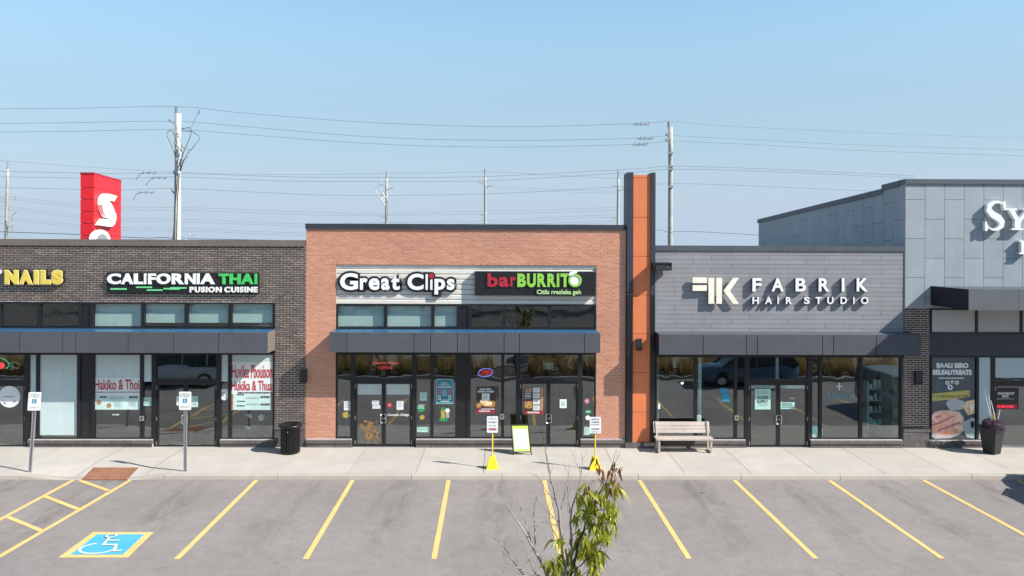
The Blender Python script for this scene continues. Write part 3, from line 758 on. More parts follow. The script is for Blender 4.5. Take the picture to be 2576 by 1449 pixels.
# ------------------------------------------------------------------ 5 big store in pale grey panels
store = thing('grey_panel_store', 'large store clad in pale grey metal panels with sloping side parapet', 'store', (16.5, YW, PAV))
Xs0 = FX(2276.5, 600); Xs1 = 27.0; YS = YW-.03
zS = FZ(463, 2400, YS); zSt = FZ(451, 2400, YS); zSb = FZ(775.5, 2306, YS)
core = MB().box(Xs0+.012, Xs1, YS+.012, YS+.3, zSb, zS).build('wall', M_seam, store)
pw, ph_ = .648, 1.282
z1a = FZ(502, 2301, YS); z1b = z1a-ph_/2
i = 0; x = Xs0
while x < Xs1-.1:
    base = z1a if i % 2 == 0 else z1b
    cuts = [zS]+[base-k*ph_ for k in range(-1, 5) if zSb+.05 < base-k*ph_ < zS-.05]+[zSb]
    for a, b in zip(cuts, cuts[1:]):
        MB().box(x+(.006 if i else 0), x+pw-.006, YS+random.uniform(-.001, .001), YS+.012, b+.006, a-(.006 if a != zS else 0)).build('wall_panel', M_gpan, core)
    x += pw; i += 1
MB().box(Xs0-.03, Xs1, YS-.05, YS+.35, zS, zSt).build('parapet_flashing', M_slate, store)
# side wall going back, panel rows follow its falling parapet
Ls = 14.2; fall = .047
sw = MB(); sw.hexa([(Xs0+.013, YS+.3, zSb-3), (Xs0+.3, YS+.3, zSb-3), (Xs0+.3, YS+Ls, zSb-3), (Xs0+.013, YS+Ls, zSb-3)],
                   [(Xs0+.013, YS+.3, zS), (Xs0+.3, YS+.3, zS), (Xs0+.3, YS+Ls, zS-fall*Ls), (Xs0+.013, YS+Ls, zS-fall*Ls)])
side = sw.build('side_wall', M_seam, store); i = 0; y = YS+.0125
while y < YS+Ls-.05:
    y2 = min(y+pw*1.12, YS+Ls); base = (z1a if i % 2 else z1b)
    zs_ = [zS+.0]+[base-k*ph_ for k in range(-1, 6) if zSb-2.5 < base-k*ph_ < zS-.05]+[zSb-2.6]
    for a, b in zip(zs_, zs_[1:]):
        q = lambda yy, z: (yy, z-fall*(yy-YS))
        v = []
        for xx in (Xs0, Xs0+.0125):
            for yy, z in (q(y+.006, b+.006), q(y2-.006, b+.006), q(y2-.006, a-(.006 if a != zS else 0)), q(y+.006, a-(.006 if a != zS else 0))): v.append((xx, yy, z))
        MB().hexa(v[:4], v[4:]).build('side_panel', M_gpan, side)
    y = y2; i += 1
for ya, yb, up in ((YS+.36, YS+1.5, .0), (YS+1.5, YS+Ls+.1, -.13)):
    zf = lambda yy: zSt-fall*(yy-YS)+up
    MB().hexa([(Xs0-.04, ya, zf(ya)-.19), (Xs0+.4, ya, zf(ya)-.19), (Xs0+.4, yb, zf(yb)-.19), (Xs0-.04, yb, zf(yb)-.19)],
              [(Xs0-.04, ya, zf(ya)), (Xs0+.4, ya, zf(ya)), (Xs0+.4, yb, zf(yb)), (Xs0-.04, yb, zf(yb))]).build('side_flashing', M_slate, store)
m = MB(); m.box(Xs0+.3, Xs1, YS+Ls-.2, YS+Ls, 0, zS-fall*Ls-.1); m.box(Xs1-.2, Xs1, YS+.3, YS+Ls-.2, 0, zS-fall*Ls-.1); m.box(Xs0+.3, Xs1-.2, YS+.3, YS+Ls-.2, zS-1.6, zS-1.4)
m.box(Xs0+.05, Xs0+.3, YS+.3, YS+Ls, 0, zSb-3.01)
m.build('roof_and_sides', M_roof, store)
# deep canopy with a dark end panel
cx0 = FX(2340, 750); proj = 2.05; yf = YW-proj
cz1, cz0 = P(2470, 728, yf).z, P(2470, 780.5, yf).z
core = MB().box(cx0+.012, Xs1, yf+.012, YW-.032, cz0+.004, cz1-.03).build('canopy', M_awe, store)
xj = [cx0, P(2563, 750, yf).x]+[P(2563, 750, yf).x+1.7*k for k in range(1, 6)]+[Xs1]
for a, b in zip(xj, xj[1:]):
    if b > a: MB().box(a+(.01 if a != cx0 else 0), b, yf, yf+.012, cz0, cz1).build('fascia_panel', M_storeaw, core)
MB().box(cx0, cx0+.012, yf+.0122, YW-.032, cz0, cz1).build('end_panel', M_endd, core)
MB().box(cx0+.0122, Xs1, yf+.0122, YW-.032, cz1-.03, cz1-.01).build('canopy_top', M_slate, core)
M_frost = pm('frosted_white_panel', (.46, .47, .48), .5, 0, .04, 2)
M_frostb = pm('frosted_blue_panel', (.42, .50, .54), .4, 0, .05, 2)
Xf = FX(2338.5, 900)
MB().box(Xf, Xs1, YG+.07, YG+.2, FZ(896, 2450, YG), FZ(838, 2450, YG)).build('black_band', M_black, store)
for a, b in ((2339, 2454.5), (2454.5, 2567), (2567, 2680), (2680, 2790)):
    fr = window(store, a, 776, b, 839, 'black', 3.5)
    r = R(a+3.5, 780, b-3.5, 836, YG)
    MB().box(r[0], r[1], YG-.03, YG-.021, r[2], r[3]).build('frosted_pane', M_frost, fr)
MB().box(Xf, Xs1, YG-.05, YG+.07, FZ(894.5, 2450, YG), FZ(839.5, 2450, YG)).build('dark_fascia', M_navy, store)
fr = window(store, 2339, 895, 2457, 1107, 'clear', 3.2)
fr = window(store, 2457, 895, 2493, 1107, 'black', 3.2)
r = R(2460, 899, 2490, 1104, YG); MB().box(r[0], r[1], YG-.03, YG-.021, r[2], r[3]).build('frosted_pane', M_frostb, fr)
door_unit(store, 2493, 2690, 895, 957, 1134, 2588)
r = R(2502, 900, 2682, 950, YG); MB().box(r[0], r[1], YG-.02, YG-.012, r[2], r[3]).build('frosted_pane', M_frostb, store)
fr = window(store, 2690, 895, 2800, 1107, 'clear', 3.2)
stones(store, 2339.5, 2492, 1107, 1, ybot=1133, yf=YW-.05); stones(store, 2690, 2800, 1107, 1, ybot=1133)
room(store, Xf+.05, Xs1-.3, FZ(840, 2450), 6)

# ================================================================== signs on the walls
def zz(kx, ox, ky, oy):      # close-up pixels -> photo pixels
    return lambda x0, y0, x1, y1: (ox+x0*kx, oy+y0*ky, ox+x1*kx, oy+y1*ky)
def sgn(name, label, px, Y, group=None):
    p = P((px[0]+px[2])/2, px[3], Y); return thing(name, label, 'sign', (p.x, p.y, p.z), group)
def panel(parent, name, px, Y, depth, mat, lift=0):
    return MB().rect(R(*px, Y-lift-depth), Y-lift-depth, Y-lift).build(name, mat, parent)
# yellow NAILS letters
s = sgn('nails_sign', 'yellow channel letters reading NAILS on dark brick', (0, 679, 158, 716), YW)
it = [('N', 11, 679.5, 46, 715.5), ('A', 47, 679.5, 81.5, 715.5), ('I', 84.5, 679.5, 97.5, 715.5), ('L', 101, 679.5, 127.5, 715.5), ('S', 129, 679, 158, 716)]
letters(s, [(c, a-1.6, b-1.6, d+1.6, e+1.6) for c, a, b, d, e in it], YW, M_sblack, .10, .13, name='letter_can')
letters(s, [(c, a-.6, b-.6, d+.6, e+.6) for c, a, b, d, e in it], YW-.11, M_yellowp, .012, .11, .002, 'letter_rim')
letters(s, [(c, a+1.2, b+1.2, d-1.2, e-1.2) for c, a, b, d, e in it], YW-.124, M_yellow, .008, .075, .002)
m = MB(); e = P(1, 686, YW)
m.poly([(e.x-.30, e.z+.02), (e.x-.1, e.z+.13), (e.x+.05, e.z+.07), (e.x+.06, e.z-.02), (e.x-.06, e.z-.15), (e.x-.25, e.z-.12)], YW-.11, YW-.01); m.build('emblem', M_white, s)
# CALIFORNIA THAI
s = sgn('thai_sign', 'black sign panel reading CALIFORNIA THAI PUSION CUISINE', (269, 686, 651, 737), YW)
panel(s, 'backing', (269, 686, 651, 737), YW, .07, M_sblack)
it = [('C', 269, 302), ('A', 304, 334.5), ('L', 336, 359.5), ('I', 361.8, 366.6), ('F', 372, 390.5), ('O', 392.5, 428.5), ('R', 431.5, 462), ('N', 464.5, 492), ('I', 494.6, 500.5), ('A', 503, 539)]
letters(s, [(c, a, 688, b, 715) for c, a, b in it], YW-.07, M_white, .05, .045, .002)
it = [('T', 549.7, 575), ('H', 577, 604.5), ('A', 605.4, 637.5), ('I', 640, 645.8)]
letters(s, [(c, a, 688.5, b, 715) for c, a, b in it], YW-.07, M_green, .05, .045, .002)
letters(s, word('PUSION', 476.5, 721.5, 557, 735.5, .05), YW-.07, M_white, .03, .05, .002)
letters(s, word('CUISINE', 564, 721.5, 647.6, 735.5, .05), YW-.07, M_white, .03, .05, .002)
for a, b, c, d in ((277.6, 725, 317.5, 729), (342, 720.8, 381.6, 724.4), (369, 728, 408.4, 731.6), (411, 724.5, 447, 728.5), (428, 722.4, 468, 726.4), (424, 725.6, 452, 728.8)):
    panel(s, 'stripe', (a, b, c, d), YW-.07, .02+random.uniform(0, .008), M_mintbar)
# Great Clips
s = sgn('hair_salon_sign', 'white rounded letters with thick black outline reading Great Clips', (851, 685, 1148, 745), YW)
q = zz(.2931, 754.7, .2931, 528.3)
it = [('G', 338, 538, 500, 690), ('r', 510, 582, 582, 688), ('e', 586, 582, 686, 690), ('a', 692, 582, 772, 690), ('t', 778, 562, 858, 690),
      ('C', 918, 543, 1064, 690), ('l', 1074, 548, 1100, 688), ('ı', 1114, 594, 1140, 688), ('p', 1150, 588, 1250, 728), ('s', 1256, 588, 1330, 690)]
for k, (c, a, b, d, e) in enumerate(it):
    r = q(a, b, d, e); w = 4.6
    put(MB(), c, R(r[0]-w, r[1]-w, r[2]+w, r[3]+w, YW-.03), YW-.04-.0007*k, .085, .17).build('letter_outline', M_sblack, s)
a = q(336, 560, 600, 684)
# black webs that join the outlines into one raised shape
m = MB()
for r in (q(500, 596, 850, 684), q(930, 566, 1060, 670), q(1060, 600, 1310, 684)): m.rect(R(*r, YW-.03), YW-.034, YW+.03)
m.build('outline_web', M_sblack, s)
letters(s, [(c, *q(a+4, b+3, d-4, e-3)) for c, a, b, d, e in it], YW-.046, M_white, .03, .035, .002)
r = R(*q(1112, 550, 1144, 582), YW-.06); MB().ell((r[0]+r[1])/2, (r[2]+r[3])/2, .085, .085, YW-.075, YW-.045).build('red_dot', M_red, s)
MB().ell((r[0]+r[1])/2, (r[2]+r[3])/2, .13, .13, YW-.0465, YW-.03).build('dot_backing', M_sblack, s)
# bar BURRITO
s = sgn('burrito_sign', 'black box sign reading bar BURRITO in red and lime letters', (1195, 682, 1495, 745), YW)
q = zz(.2931, 1160.4, .2931, 528.3); YB = YW-.14
panel(s, 'sign_box', q(118, 526, 1143, 729), YB, -.22, M_sblack)
letters(s, [(c, *q(*r)) for c, r in (('b', (225, 543, 314, 660)), ('a', (322, 574, 410, 660)), ('r', (420, 574, 470, 658)))], YB, M_red, .04, .035, .002)
letters(s, [(c, *q(*r)) for c, r in (('B', (481, 545, 556, 661)), ('U', (564, 545, 640, 663)), ('R', (653, 545, 731, 661)), ('R', (739, 545, 815, 661)), ('I', (820, 545, 841, 661)), ('T', (851, 545, 930, 661)))], YB, M_lime, .04, .05, .002)
r = R(*q(918, 545, 1033, 663), YB); cx, cz = (r[0]+r[1])/2, (r[2]+r[3])/2; rr = (r[1]-r[0])/2
MB().ring(cx, cz, rr, rr, .07, YB-.05, YB-.002).build('letter', M_lime, s)
MB().ell(cx, cz+.01, rr-.062, rr-.062, YB-.035, YB-.002).build('letter_centre', M_white, s)
e = [q(x, y, x, y)[:2] for x, y in ((918, 560), (930, 535), (965, 519), (1013, 518), (985, 541), (945, 562))]
MB().poly([(P(x, y, YB).x, P(x, y, YB).z) for x, y in e], YB-.07, YB-.002).build('leaf_emblem', M_white, s)
panel(s, 'tagline_plate', q(638, 674, 1030, 739), YB, .03, M_sblack)
text(s, 'Citils rrezleka geh', q(648, 684, 1028, 734), YB-.03, M_limep, .01, .03)
# FABRIK hair studio
q = zz(.25272, 1641.5, .25272, 603.8)
s = sgn('hair_studio_sign', 'cream logo blocks and white standoff letters reading FABRIK HAIR STUDIO', q(400, 372, 2150, 638), YW)
yl = YW-.15
for r in ((400, 372, 541, 428), (400, 450, 541, 506), (558, 377, 615, 635), (636, 377, 692, 635)):
    MB().rect(R(*q(*r), yl), yl, yl+.05).build('logo_block', M_cream, s)
e = [q(x, y, x, y)[:2] for x, y in ((803, 377), (862, 377), (772, 505), (862, 635), (803, 635), (708, 505))]
MB().poly([(P(x, y, yl).x, P(x, y, yl).z) for x, y in e], yl, yl+.05).build('logo_block', M_cream, s)
def two_tone(items):
    letters(s, items, YW-.012, M_white, .02, .028, .105)
    letters(s, items, YW-.012, M_sblack, .09, .024, .012, 'letter_return')
two_tone([(c, *q(a, 380, b, 512)) for c, a, b in (('F', 995, 1085), ('A', 1185, 1308), ('B', 1425, 1530), ('R', 1655, 1762), ('I', 1885, 1910), ('K', 2033, 2145))])
two_tone([(c, *q(a, 567, b, 637)) for c, a, b in (('H', 995, 1058), ('A', 1120, 1190), ('I', 1244, 1257), ('R', 1328, 1388), ('S', 1508, 1565), ('T', 1622, 1682), ('U', 1740, 1802), ('D', 1872, 1935), ('I', 1998, 2011), ('O', 2075, 2150))])
# serif letters on the store
q = zz(.2931, 2075.5, .2931, 415.1)
s = sgn('store_sign', 'large white serif letters SY and part of a smaller word on grey panels', q(1380, 300, 1720, 770), YS)
yl = YS-.17
def pz(pts): return [(P(*q(x, y, x, y)[:2], yl).x, P(*q(x, y, x, y)[:2], yl).z) for x, y in pts]
# S: a spine of varying thickness with two serifs
sp = [(1541, 352, 5), (1525, 330, 9), (1490, 316, 14), (1450, 320, 22), (1414, 348, 29), (1408, 388, 33), (1440, 424, 38), (1490, 452, 40), (1520, 488, 35), (1516, 524, 29), (1484, 550, 20), (1445, 556, 13), (1410, 540, 8), (1388, 508, 5)]
A, B = [], []
for i, (x, y, w) in enumerate(sp):
    x0, y0, _ = sp[max(i-1, 0)]; x1, y1, _ = sp[min(i+1, len(sp)-1)]
    d = math.hypot(x1-x0, y1-y0); nx, ny = -(y1-y0)/d, (x1-x0)/d
    A.append((x+nx*w*.72, y+ny*w*.72)); B.append((x-nx*w*.72, y-ny*w*.72))
m = MB()
for i in range(len(A)-1):
    a = pz([A[i], A[i+1], B[i+1], B[i]]); m.hexa([(x, yl, z) for x, z in a], [(x, yl+.15, z) for x, z in a])
m.build('letter', M_white, s)
for t in ([(1530, 312), (1552, 312), (1552, 388), (1540, 388), (1528, 345)], [(1374, 486), (1386, 486), (1402, 536), (1394, 566), (1374, 566)]): MB().poly(pz(t), yl+.0003, yl+.1497).build('letter_serif', M_white, s)
m = MB()
for t in ([(1562, 372), (1650, 372), (1650, 386), (1562, 386)], [(1700, 372), (1770, 372), (1770, 386), (1700, 386)], [(1580, 386), (1626, 386), (1674, 474), (1636, 480)], [(1726, 386), (1746, 386), (1684, 492), (1660, 474)], [(1630, 478), (1678, 478), (1678, 543), (1630, 543)], [(1602, 543), (1704, 543), (1704, 558), (1602, 558)]):
    m.poly(pz(t), yl+random.uniform(0, .003), yl+.15)
m.build('letter', M_white, s)
m = MB()
for t in ([(1668, 648), (1740, 648), (1740, 660), (1668, 660)], [(1684, 660), (1716, 660), (1716, 752), (1684, 752)], [(1668, 752), (1740, 752), (1740, 766), (1668, 766)]): m.poly(pz(t), yl, yl+.15)
m.build('letter', M_white, s)

# ================================================================== things in and on the glass
YP = YG-.012     # prints sit on the front of the pane
def sheet(name, label, cat, px, mat, depth=.004, Y=None, group=None):
    Y = YP if Y is None else Y
    return tag(MB().rect(R(*px, Y-depth), Y-depth, Y).build(name, mat), label, cat, group)
def lines(parent, px, n, mat, Y, fill=.55, jit=.25, name='small_print'):
    m = MB(); x0, y0, x1, y1 = px; h = (y1-y0)/n
    for i in range(n):
        x = x0+(x1-x0)*random.uniform(0, jit*.4); e = x1-(x1-x0)*random.uniform(0, jit)
        while x < e:
            w = min(random.uniform(1.2, 4.5), e-x); r = R(x, y0+i*h, x+w, y0+i*h+h*fill, Y-.003)
            m.rect(r, Y-.003, Y+.001); x += w+random.uniform(.5, 1.1)
    o = m.build(name, mat, parent); o['kind'] = 'stuff'; return o
def disc(parent, name, cx, cy, r, mat, Y, depth=.003, ry=None):
    p = P(cx, cy, Y); k = Y/F
    return MB().ell(p.x, p.z, r*k, (ry or r)*k, Y-depth, Y+.001).build(name, mat, parent)
def discthing(name, label, cat, cx, cy, r, mat, ry=None, depth=.004):
    p = P(cx, cy, YP); k = YP/F
    return tag(MB().ell(p.x, p.z, r*k, (ry or r)*k, YP-depth, YP).build(name, mat), label, cat)
q7 = zz(.2604, 0, .2604, 849); q8 = zz(.2604, 377.4, .2604, 849); q9 = zz(.2604, 754.7, .2604, 849); qa = zz(.2604, 1132, .2604, 849)
def pt(q, x, y): return q(x, y, x, y)[:2]
L1 = YP-.004
# nail bar door
d = discthing('oval_door_sign', 'round pale sign with a rim of small print on nail bar door', 'door sign', 24, 998, 27, M_paper)
lines(d, (8, 996, 40, 1002), 1, M_gink, L1); disc(d, 'sun_print', 12, 1014, 3, M_gink, L1); disc(d, 'sun_print', 36, 1010, 3, M_gink, L1)
n = thing('red_green_neon_sign', 'neon sign of red blob, green swirl and white letter in transom', 'neon sign', tuple(P(24, 935, YG+.03)))
yn = YG+.05
def pxs(pts, Y): return [tuple(P(x, y, Y)) for x, y in pts]
MB().tube(pxs([pt(q7, x, y) for x, y in ((-40, 205), (0, 200), (50, 212), (80, 245), (78, 285), (50, 298))], yn), .014).build('green_tube', M_ngreen2, n)
disc(n, 'red_blob', 1, 920, 11, M_nred, yn, .02, 8)
MB().tube(pxs([pt(q7, x, y) for x, y in ((95, 250), (150, 236), (190, 262), (175, 298), (130, 290), (120, 262), (125, 310), (100, 305))], yn), .02).build('white_tube', M_nwhite, n)
MB().tube(pxs([pt(q7, x, y) for x, y in ((70, 300), (88, 240), (100, 285))], yn), .013).build('green_tube', M_ngreen2, n)
# banner with Hakiko & Thoi
b = sheet('restaurant_banner', 'white banner reading Hakiko & Thoi in red, aqua lower half', 'banner', q7(903, 388, 1360, 697), M_paper)
panel(b, 'aqua_half', q7(905, 556, 1358, 695), YP-.004, .001, M_aqua)
text(b, 'Hakiko & Thoi', q7(915, 405, 1346, 506), L1, M_redink, .003, .015)
lines(b, q7(915, 522, 1355, 540), 1, M_gink, L1, .8, .02); lines(b, q7(960, 566, 1030, 588), 1, M_ink, L1-.001, .9); lines(b, q7(1040, 572, 1225, 600), 2, M_gink, L1-.001, .4); lines(b, q7(1245, 566, 1335, 590), 1, M_ink, L1-.001, .9)
for x, y in ((955, 628), (1052, 658)): disc(b, 'food_print', *pt(q7, x, y), 6.2, M_food3, L1-.001)
lines(b, q7(1100, 622, 1180, 678), 5, M_gink, L1-.001, .35); lines(b, q7(1240, 622, 1315, 670), 4, M_gink, L1-.001, .35)
# led sign on two cords
l = sheet('led_sign', 'small dark box sign with green lit letters hanging above banner', 'led sign', q7(1087, 268, 1212, 386), M_brownp, .05, YG+.10)
text(l, 'kaaai', q7(1092, 345, 1210, 384), YG+.05, M_ngreen, .004, .02)
MB().tube(pxs([pt(q7, 1112, 268), pt(q7, 1118, 150)], YG+.075), .005).build('cord', M_wire, l); MB().tube(pxs([pt(q7, 1195, 268), pt(q7, 1197, 150)], YG+.075), .005).build('cord', M_wire, l)
text(b, 'AU KIDS', q7(1083, 738, 1153, 752), YP+.004, M_paper, .003, .03, 'window_lettering')
# banner with two rows of red words
b = sheet('menu_banner', 'white banner with two rows of red words above aqua menu list', 'banner', q8(785, 235, 1195, 700), M_paper)
text(b, 'Huvilea Pbouison', q8(792, 265, 1180, 392), L1, M_redink, .003, .012); text(b, 'Hukika & Thua', q8(787, 417, 1178, 512), L1, M_redink, .003, .015)
lines(b, q8(845, 526, 1185, 546), 1, M_ink, L1, .8, .02)
panel(b, 'menu_field', q8(812, 548, 1165, 698), YP-.004, .0012, M_aqua)
panel(b, 'spice_strip', q8(786, 545, 806, 697), YP-.004, .0012, M_food3); panel(b, 'spice_strip', q8(1168, 535, 1190, 697), YP-.004, .0012, M_food3)
for y, w in ((552, 1), (616, 1), (660, 1)): lines(b, q8(838, y-6, 920, y+8), 1, M_ink, L1-.001, .9, .1)
lines(b, q8(925, 580, 1055, 595), 1, M_gink, L1-.001, .7, .1); lines(b, q8(925, 640, 1055, 655), 1, M_gink, L1-.001, .7, .1); lines(b, q8(1065, 565, 1160, 588), 1, M_ink, L1-.001, .9, .05); lines(b, q8(1065, 638, 1160, 658), 1, M_ink, L1-.001, .9, .05)
for i, (px, mt, lb) in enumerate((((444, 997, 462, 1020), M_paper, 'white sheet on restaurant door behind the parking sign'), ((481.5, 997, 498, 1009.5), M_mint, 'upper aqua notice on restaurant door beside parking sign'), ((481.5, 1010.5, 498, 1024), M_aqua, 'lower aqua notice on restaurant door beside parking sign'),
    ((361, 999.5, 381, 1021), M_mint, 'mint notice in narrow sidelight beside restaurant door'))):
    o = sheet('notice', lb, 'notice', px, mt); lines(o, (px[0]+2, px[1]+4, px[2]-2, px[3]-3), 4, M_gink, L1, .35)
b = sheet('rounded_notice', 'white rounded shield notice in the sidelight near menu banner', 'notice', q8(681, 500, 756, 575), M_paper)
r = R(*q8(681, 540, 756, 606), YP); MB().ell((r[0]+r[1])/2, r[3]-(r[3]-r[2])*.5, (r[1]-r[0])/2-.001, (r[3]-r[2])/2, YP-.0035, YP-.0005).build('rounded_base', M_paper, b)
r = R(*q8(681, 482, 756, 530), YP); MB().ell((r[0]+r[1])/2, (r[2]+r[3])/2-.03, (r[1]-r[0])/2-.001, .07, YP-.0033, YP-.0006).build('rounded_top', M_gink, b)
lines(b, q8(686, 528, 722, 545), 1, M_gink, L1, .8)
def opener(label, px):
    o = thing('door_opener', label, 'door opener', tuple(P((px[0]+px[2])/2, px[3], YG-.06)), 'silver door opener boxes beside the doors')
    r = R(*px, YG-.09); MB().rect(r, YG-.09, YG-.055).build('box', M_silver, o)
    w = (r[1]-r[0]); MB().box(r[0]+w*.25, r[1]-w*.25, YG-.096, YG-.09, r[2]+.04, r[3]-.03).build('button', M_ink, o)
opener('silver door opener box beside the Thai restaurant door', (351, 1047, 361.5, 1059)); opener('silver door opener box beside the burger posters', (1258, 1042, 1268, 1054.7)); opener('silver door opener box beside the hair studio bench', (1848.5, 1045.7, 1857.5, 1057.5))
# potted plant inside the window
pl = thing('window_plant', 'plant with pale leaves standing inside the window below menu banner', 'plant', tuple(P(641, 1100, YG+.4)))
bx, by, bz = P(641, 1100, YG+.4); bz = PAV+.5
MB().tube([(bx, by, PAV+.02), (bx+.02, by, bz+.1), (bx-.01, by, bz+.62)], .03).build('stem', M_dbark, pl)
MB().lathe(bx, by, [(.14, PAV), (.2, PAV+.3), (.17, PAV+.3)], 12).build('pot', M_planter, pl)
m = MB()
for i in range(10):
    a = random.uniform(0, 6.28); z = bz+random.uniform(-.1, .45); c = Vector((bx+.22*math.cos(a), by+.12*math.sin(a), z)); d = Vector((math.cos(a), 0, .2))*.12
    m.add([c-d, c+Vector((0, .02, .06)), c+d, c-Vector((0, .02, .06))], [(0, 1, 2, 3)])
m.build('leaf', M_blind, pl, fix=False)
# salmon shop, salon side
n = thing('red_neon_lettering', 'red neon words glowing in the transom over the salon door', 'neon sign', tuple(P(967, 928, YG+.04)))
text(n, 'Tuesoory Alques', q9(694, 232, 948, 262), YG+.05, M_nred, .01, -.012, 'neon_line', .15); text(n, '*CESTHAS', q9(755, 278, 890, 304), YG+.05, M_nred, .01, -.012, 'neon_line', .15)
for px, mt, lb in ((q9(424, 614, 492, 704), M_paper, 'white notice in the sidelight nearest the salon brick pier'), (q9(696, 610, 764, 648), M_paper, 'upper white slip on the salon door above handle'), (q9(700, 654, 776, 688), M_paper, 'lower white slip on the salon door above handle'),
                   (q9(934, 612, 999, 698), M_paper, 'white sheet with dark square on the salon door'), (q9(1158, 530, 1225, 610), M_mint, 'bright mint notice high in glass beside teal poster'), (q9(1130, 866, 1246, 914), M_mint, 'wide mint strip low in the glass beside salon door')):
    o = sheet('notice', lb, 'notice', px, mt); lines(o, (px[0]+2, px[1]+3, px[2]-2, px[3]-4), 4, M_gink, L1, .35)
d = discthing('red_sticker', 'round red sticker on the salon door', 'sticker', *pt(q9, 865, 653), 6.6, M_red); disc(d, 'white_centre', *pt(q9, 865, 653), 3.8, M_pink, L1)
text(d, 'Comelo Clidge', q9(846, 734, 1056, 764), YP, M_paper, .003, .02, 'white_lettering')
# copper lion decal: mane outline of lobes
o = thing('lion_decal', 'copper coloured shaggy decal low on the salon door', 'decal', tuple(P(928, 1113, YP)))
rg = random.Random(21)
for i in range(64):
    x, y = (rg.gauss(655, 34), rg.gauss(865, 26)) if i < 27 else (rg.gauss(690, 36), rg.gauss(945, 30))
    an = math.atan2(y-905, x-670)+rg.uniform(-.7, .7); l, w = rg.uniform(16, 32), rg.uniform(6, 11); ca, sa = math.cos(an), math.sin(an)
    t = [(x-ca*l*.5, y-sa*l*.5), (x-sa*w, y+ca*w), (x+ca*l, y+sa*l), (x+sa*w, y-ca*w)]
    MB().poly([(P(*pt(q9, u, v), YP).x, P(*pt(q9, u, v), YP).z) for u, v in t], YP-.003-.0001*i, YP).build('flame_stroke', M_copper, o)
for x, y in ((640, 790), (700, 812), (735, 872), (590, 845)):
    t = [(x-12, y+28), (x, y-4), (x+12, y+28)]; MB().poly([(P(*pt(q9, u, v), YP).x, P(*pt(q9, u, v), YP).z) for u, v in t], YP-.008, YP-.0002).build('flame_point', M_copper, o)
def blob(name, label, cat, q, cx, cy, r, mat, seed):
    rg = random.Random(seed); p = P(*pt(q, cx, cy), YP); k = .2604*YP/F
    e = [(p.x+r*k*(1+rg.uniform(-.25, .2))*math.cos(i*.449), p.z+r*k*(1+rg.uniform(-.25, .2))*math.sin(i*.449)) for i in range(14)]
    return tag(MB().poly(e, YP-.004, YP).build(name, mat), label, cat)
o = blob('gold_decal', 'gold flower decal on the sidelight near salon brick pier', 'decal', q9, 446, 748, 32, M_gold, 3); lines(o, q9(476, 735, 492, 768), 2, M_paper, L1, .6)
o = blob('gold_sticker', 'small gold round sticker under the green decal', 'sticker', q9, 1178, 773, 25, M_gold, 5)
o = blob('green_decal', 'green rounded decal with white writing beside salon door', 'decal', q9, 1166, 685, 38, M_grn, 6); lines(o, q9(1135, 650, 1225, 692), 4, M_paper, L1, .4, .4)
b = sheet('teal_poster', 'teal price poster with small pictures in salon window', 'poster', q9(1315, 403, 1482, 640), M_aqua)
panel(b, 'teal_field', q9(1319, 408, 1478, 636), YP-.004, .001, M_teal)
text(b, 'JHROW', q9(1365, 432, 1425, 450), L1-.001, M_paper, .002, .02); text(b, 'FTFETTO', q9(1350, 452, 1440, 466), L1-.001, M_paper, .002, .02)
lines(b, q9(1330, 474, 1470, 488), 1, M_paper, L1-.001, .8, .02); lines(b, q9(1370, 505, 1422, 570), 6, M_paper, L1-.001, .35)
for x, y in ((1346, 525), (1346, 582), (1446, 528), (1446, 580)): panel(b, 'picture', q9(x-14, y-20, x+14, y+20), YP-.005, .001, M_pink if y < 550 else M_aqua); disc(b, 'picture_spot', *pt(q9, x, y), 2, M_ink, L1-.0025)
lines(b, q9(1360, 600, 1450, 630), 2, M_paper, L1-.001, .5)
o = thing('green_yellow_decal', 'green and yellow bottle decal under the teal poster', 'decal', tuple(P(1116, 1060, YP)))
disc(o, 'green_top', *pt(q9, 1385, 688), 6, M_grn, YP, .003, 3.5); panel(o, 'gold_body', q9(1362, 695, 1402, 782), YP, .003, M_gold); panel(o, 'green_foot', q9(1347, 780, 1425, 808), YP, .0035, M_grn); disc(o, 'white_badge', *pt(q9, 1425, 706), 5.6, M_paper, YP, .003); lines(o, q9(1408, 730, 1446, 780), 4, M_paper, YP, .5)
# burrito side
n = thing('open_neon_sign', 'oval OPEN neon sign with violet ring and red letters', 'neon sign', tuple(P(1221, 950, YG+.04)))
p = P(*pt(qa, 342, 339), YG+.05); k = .2604*(YG+.05)/F
rg = MB().ring(0, 0, 74*k, 42*k, .016, p.y-.02, p.y, 36); rg.v = [(x*math.cos(.12)-z*math.sin(.12)+p.x, y, x*math.sin(.12)+z*math.cos(.12)+p.z) for x, y, z in rg.v]; rg.build('violet_ring', M_nblue, n)
text(n, 'OPEN', qa(284, 316, 400, 362), YG+.05, M_nred, .012, -.014, 'red_letters', .12)
b = sheet('sandwich_poster', 'brown poster of a fried sandwich with maroon base band', 'poster', qa(253, 475, 438, 735), M_brownp)
text(b, 'HALAL TACO', qa(288, 490, 396, 507), L1, M_paper, .002, .05); text(b, 'BURRITO FITNESS', qa(268, 513, 424, 531), L1, M_paper, .002, .05)
panel(b, 'maroon_band', qa(254, 690, 432, 734), YP-.004, .001, M_maroon); lines(b, qa(282, 706, 385, 720), 1, M_paper, L1-.001, .8, .02); panel(b, 'white_rule', qa(300, 688, 432, 694), YP-.005, .001, M_paper)
panel(b, 'white_card', qa(310, 540, 382, 606), YP-.004, .001, M_paper); lines(b, qa(320, 548, 376, 600), 5, M_gink, L1-.001, .4)
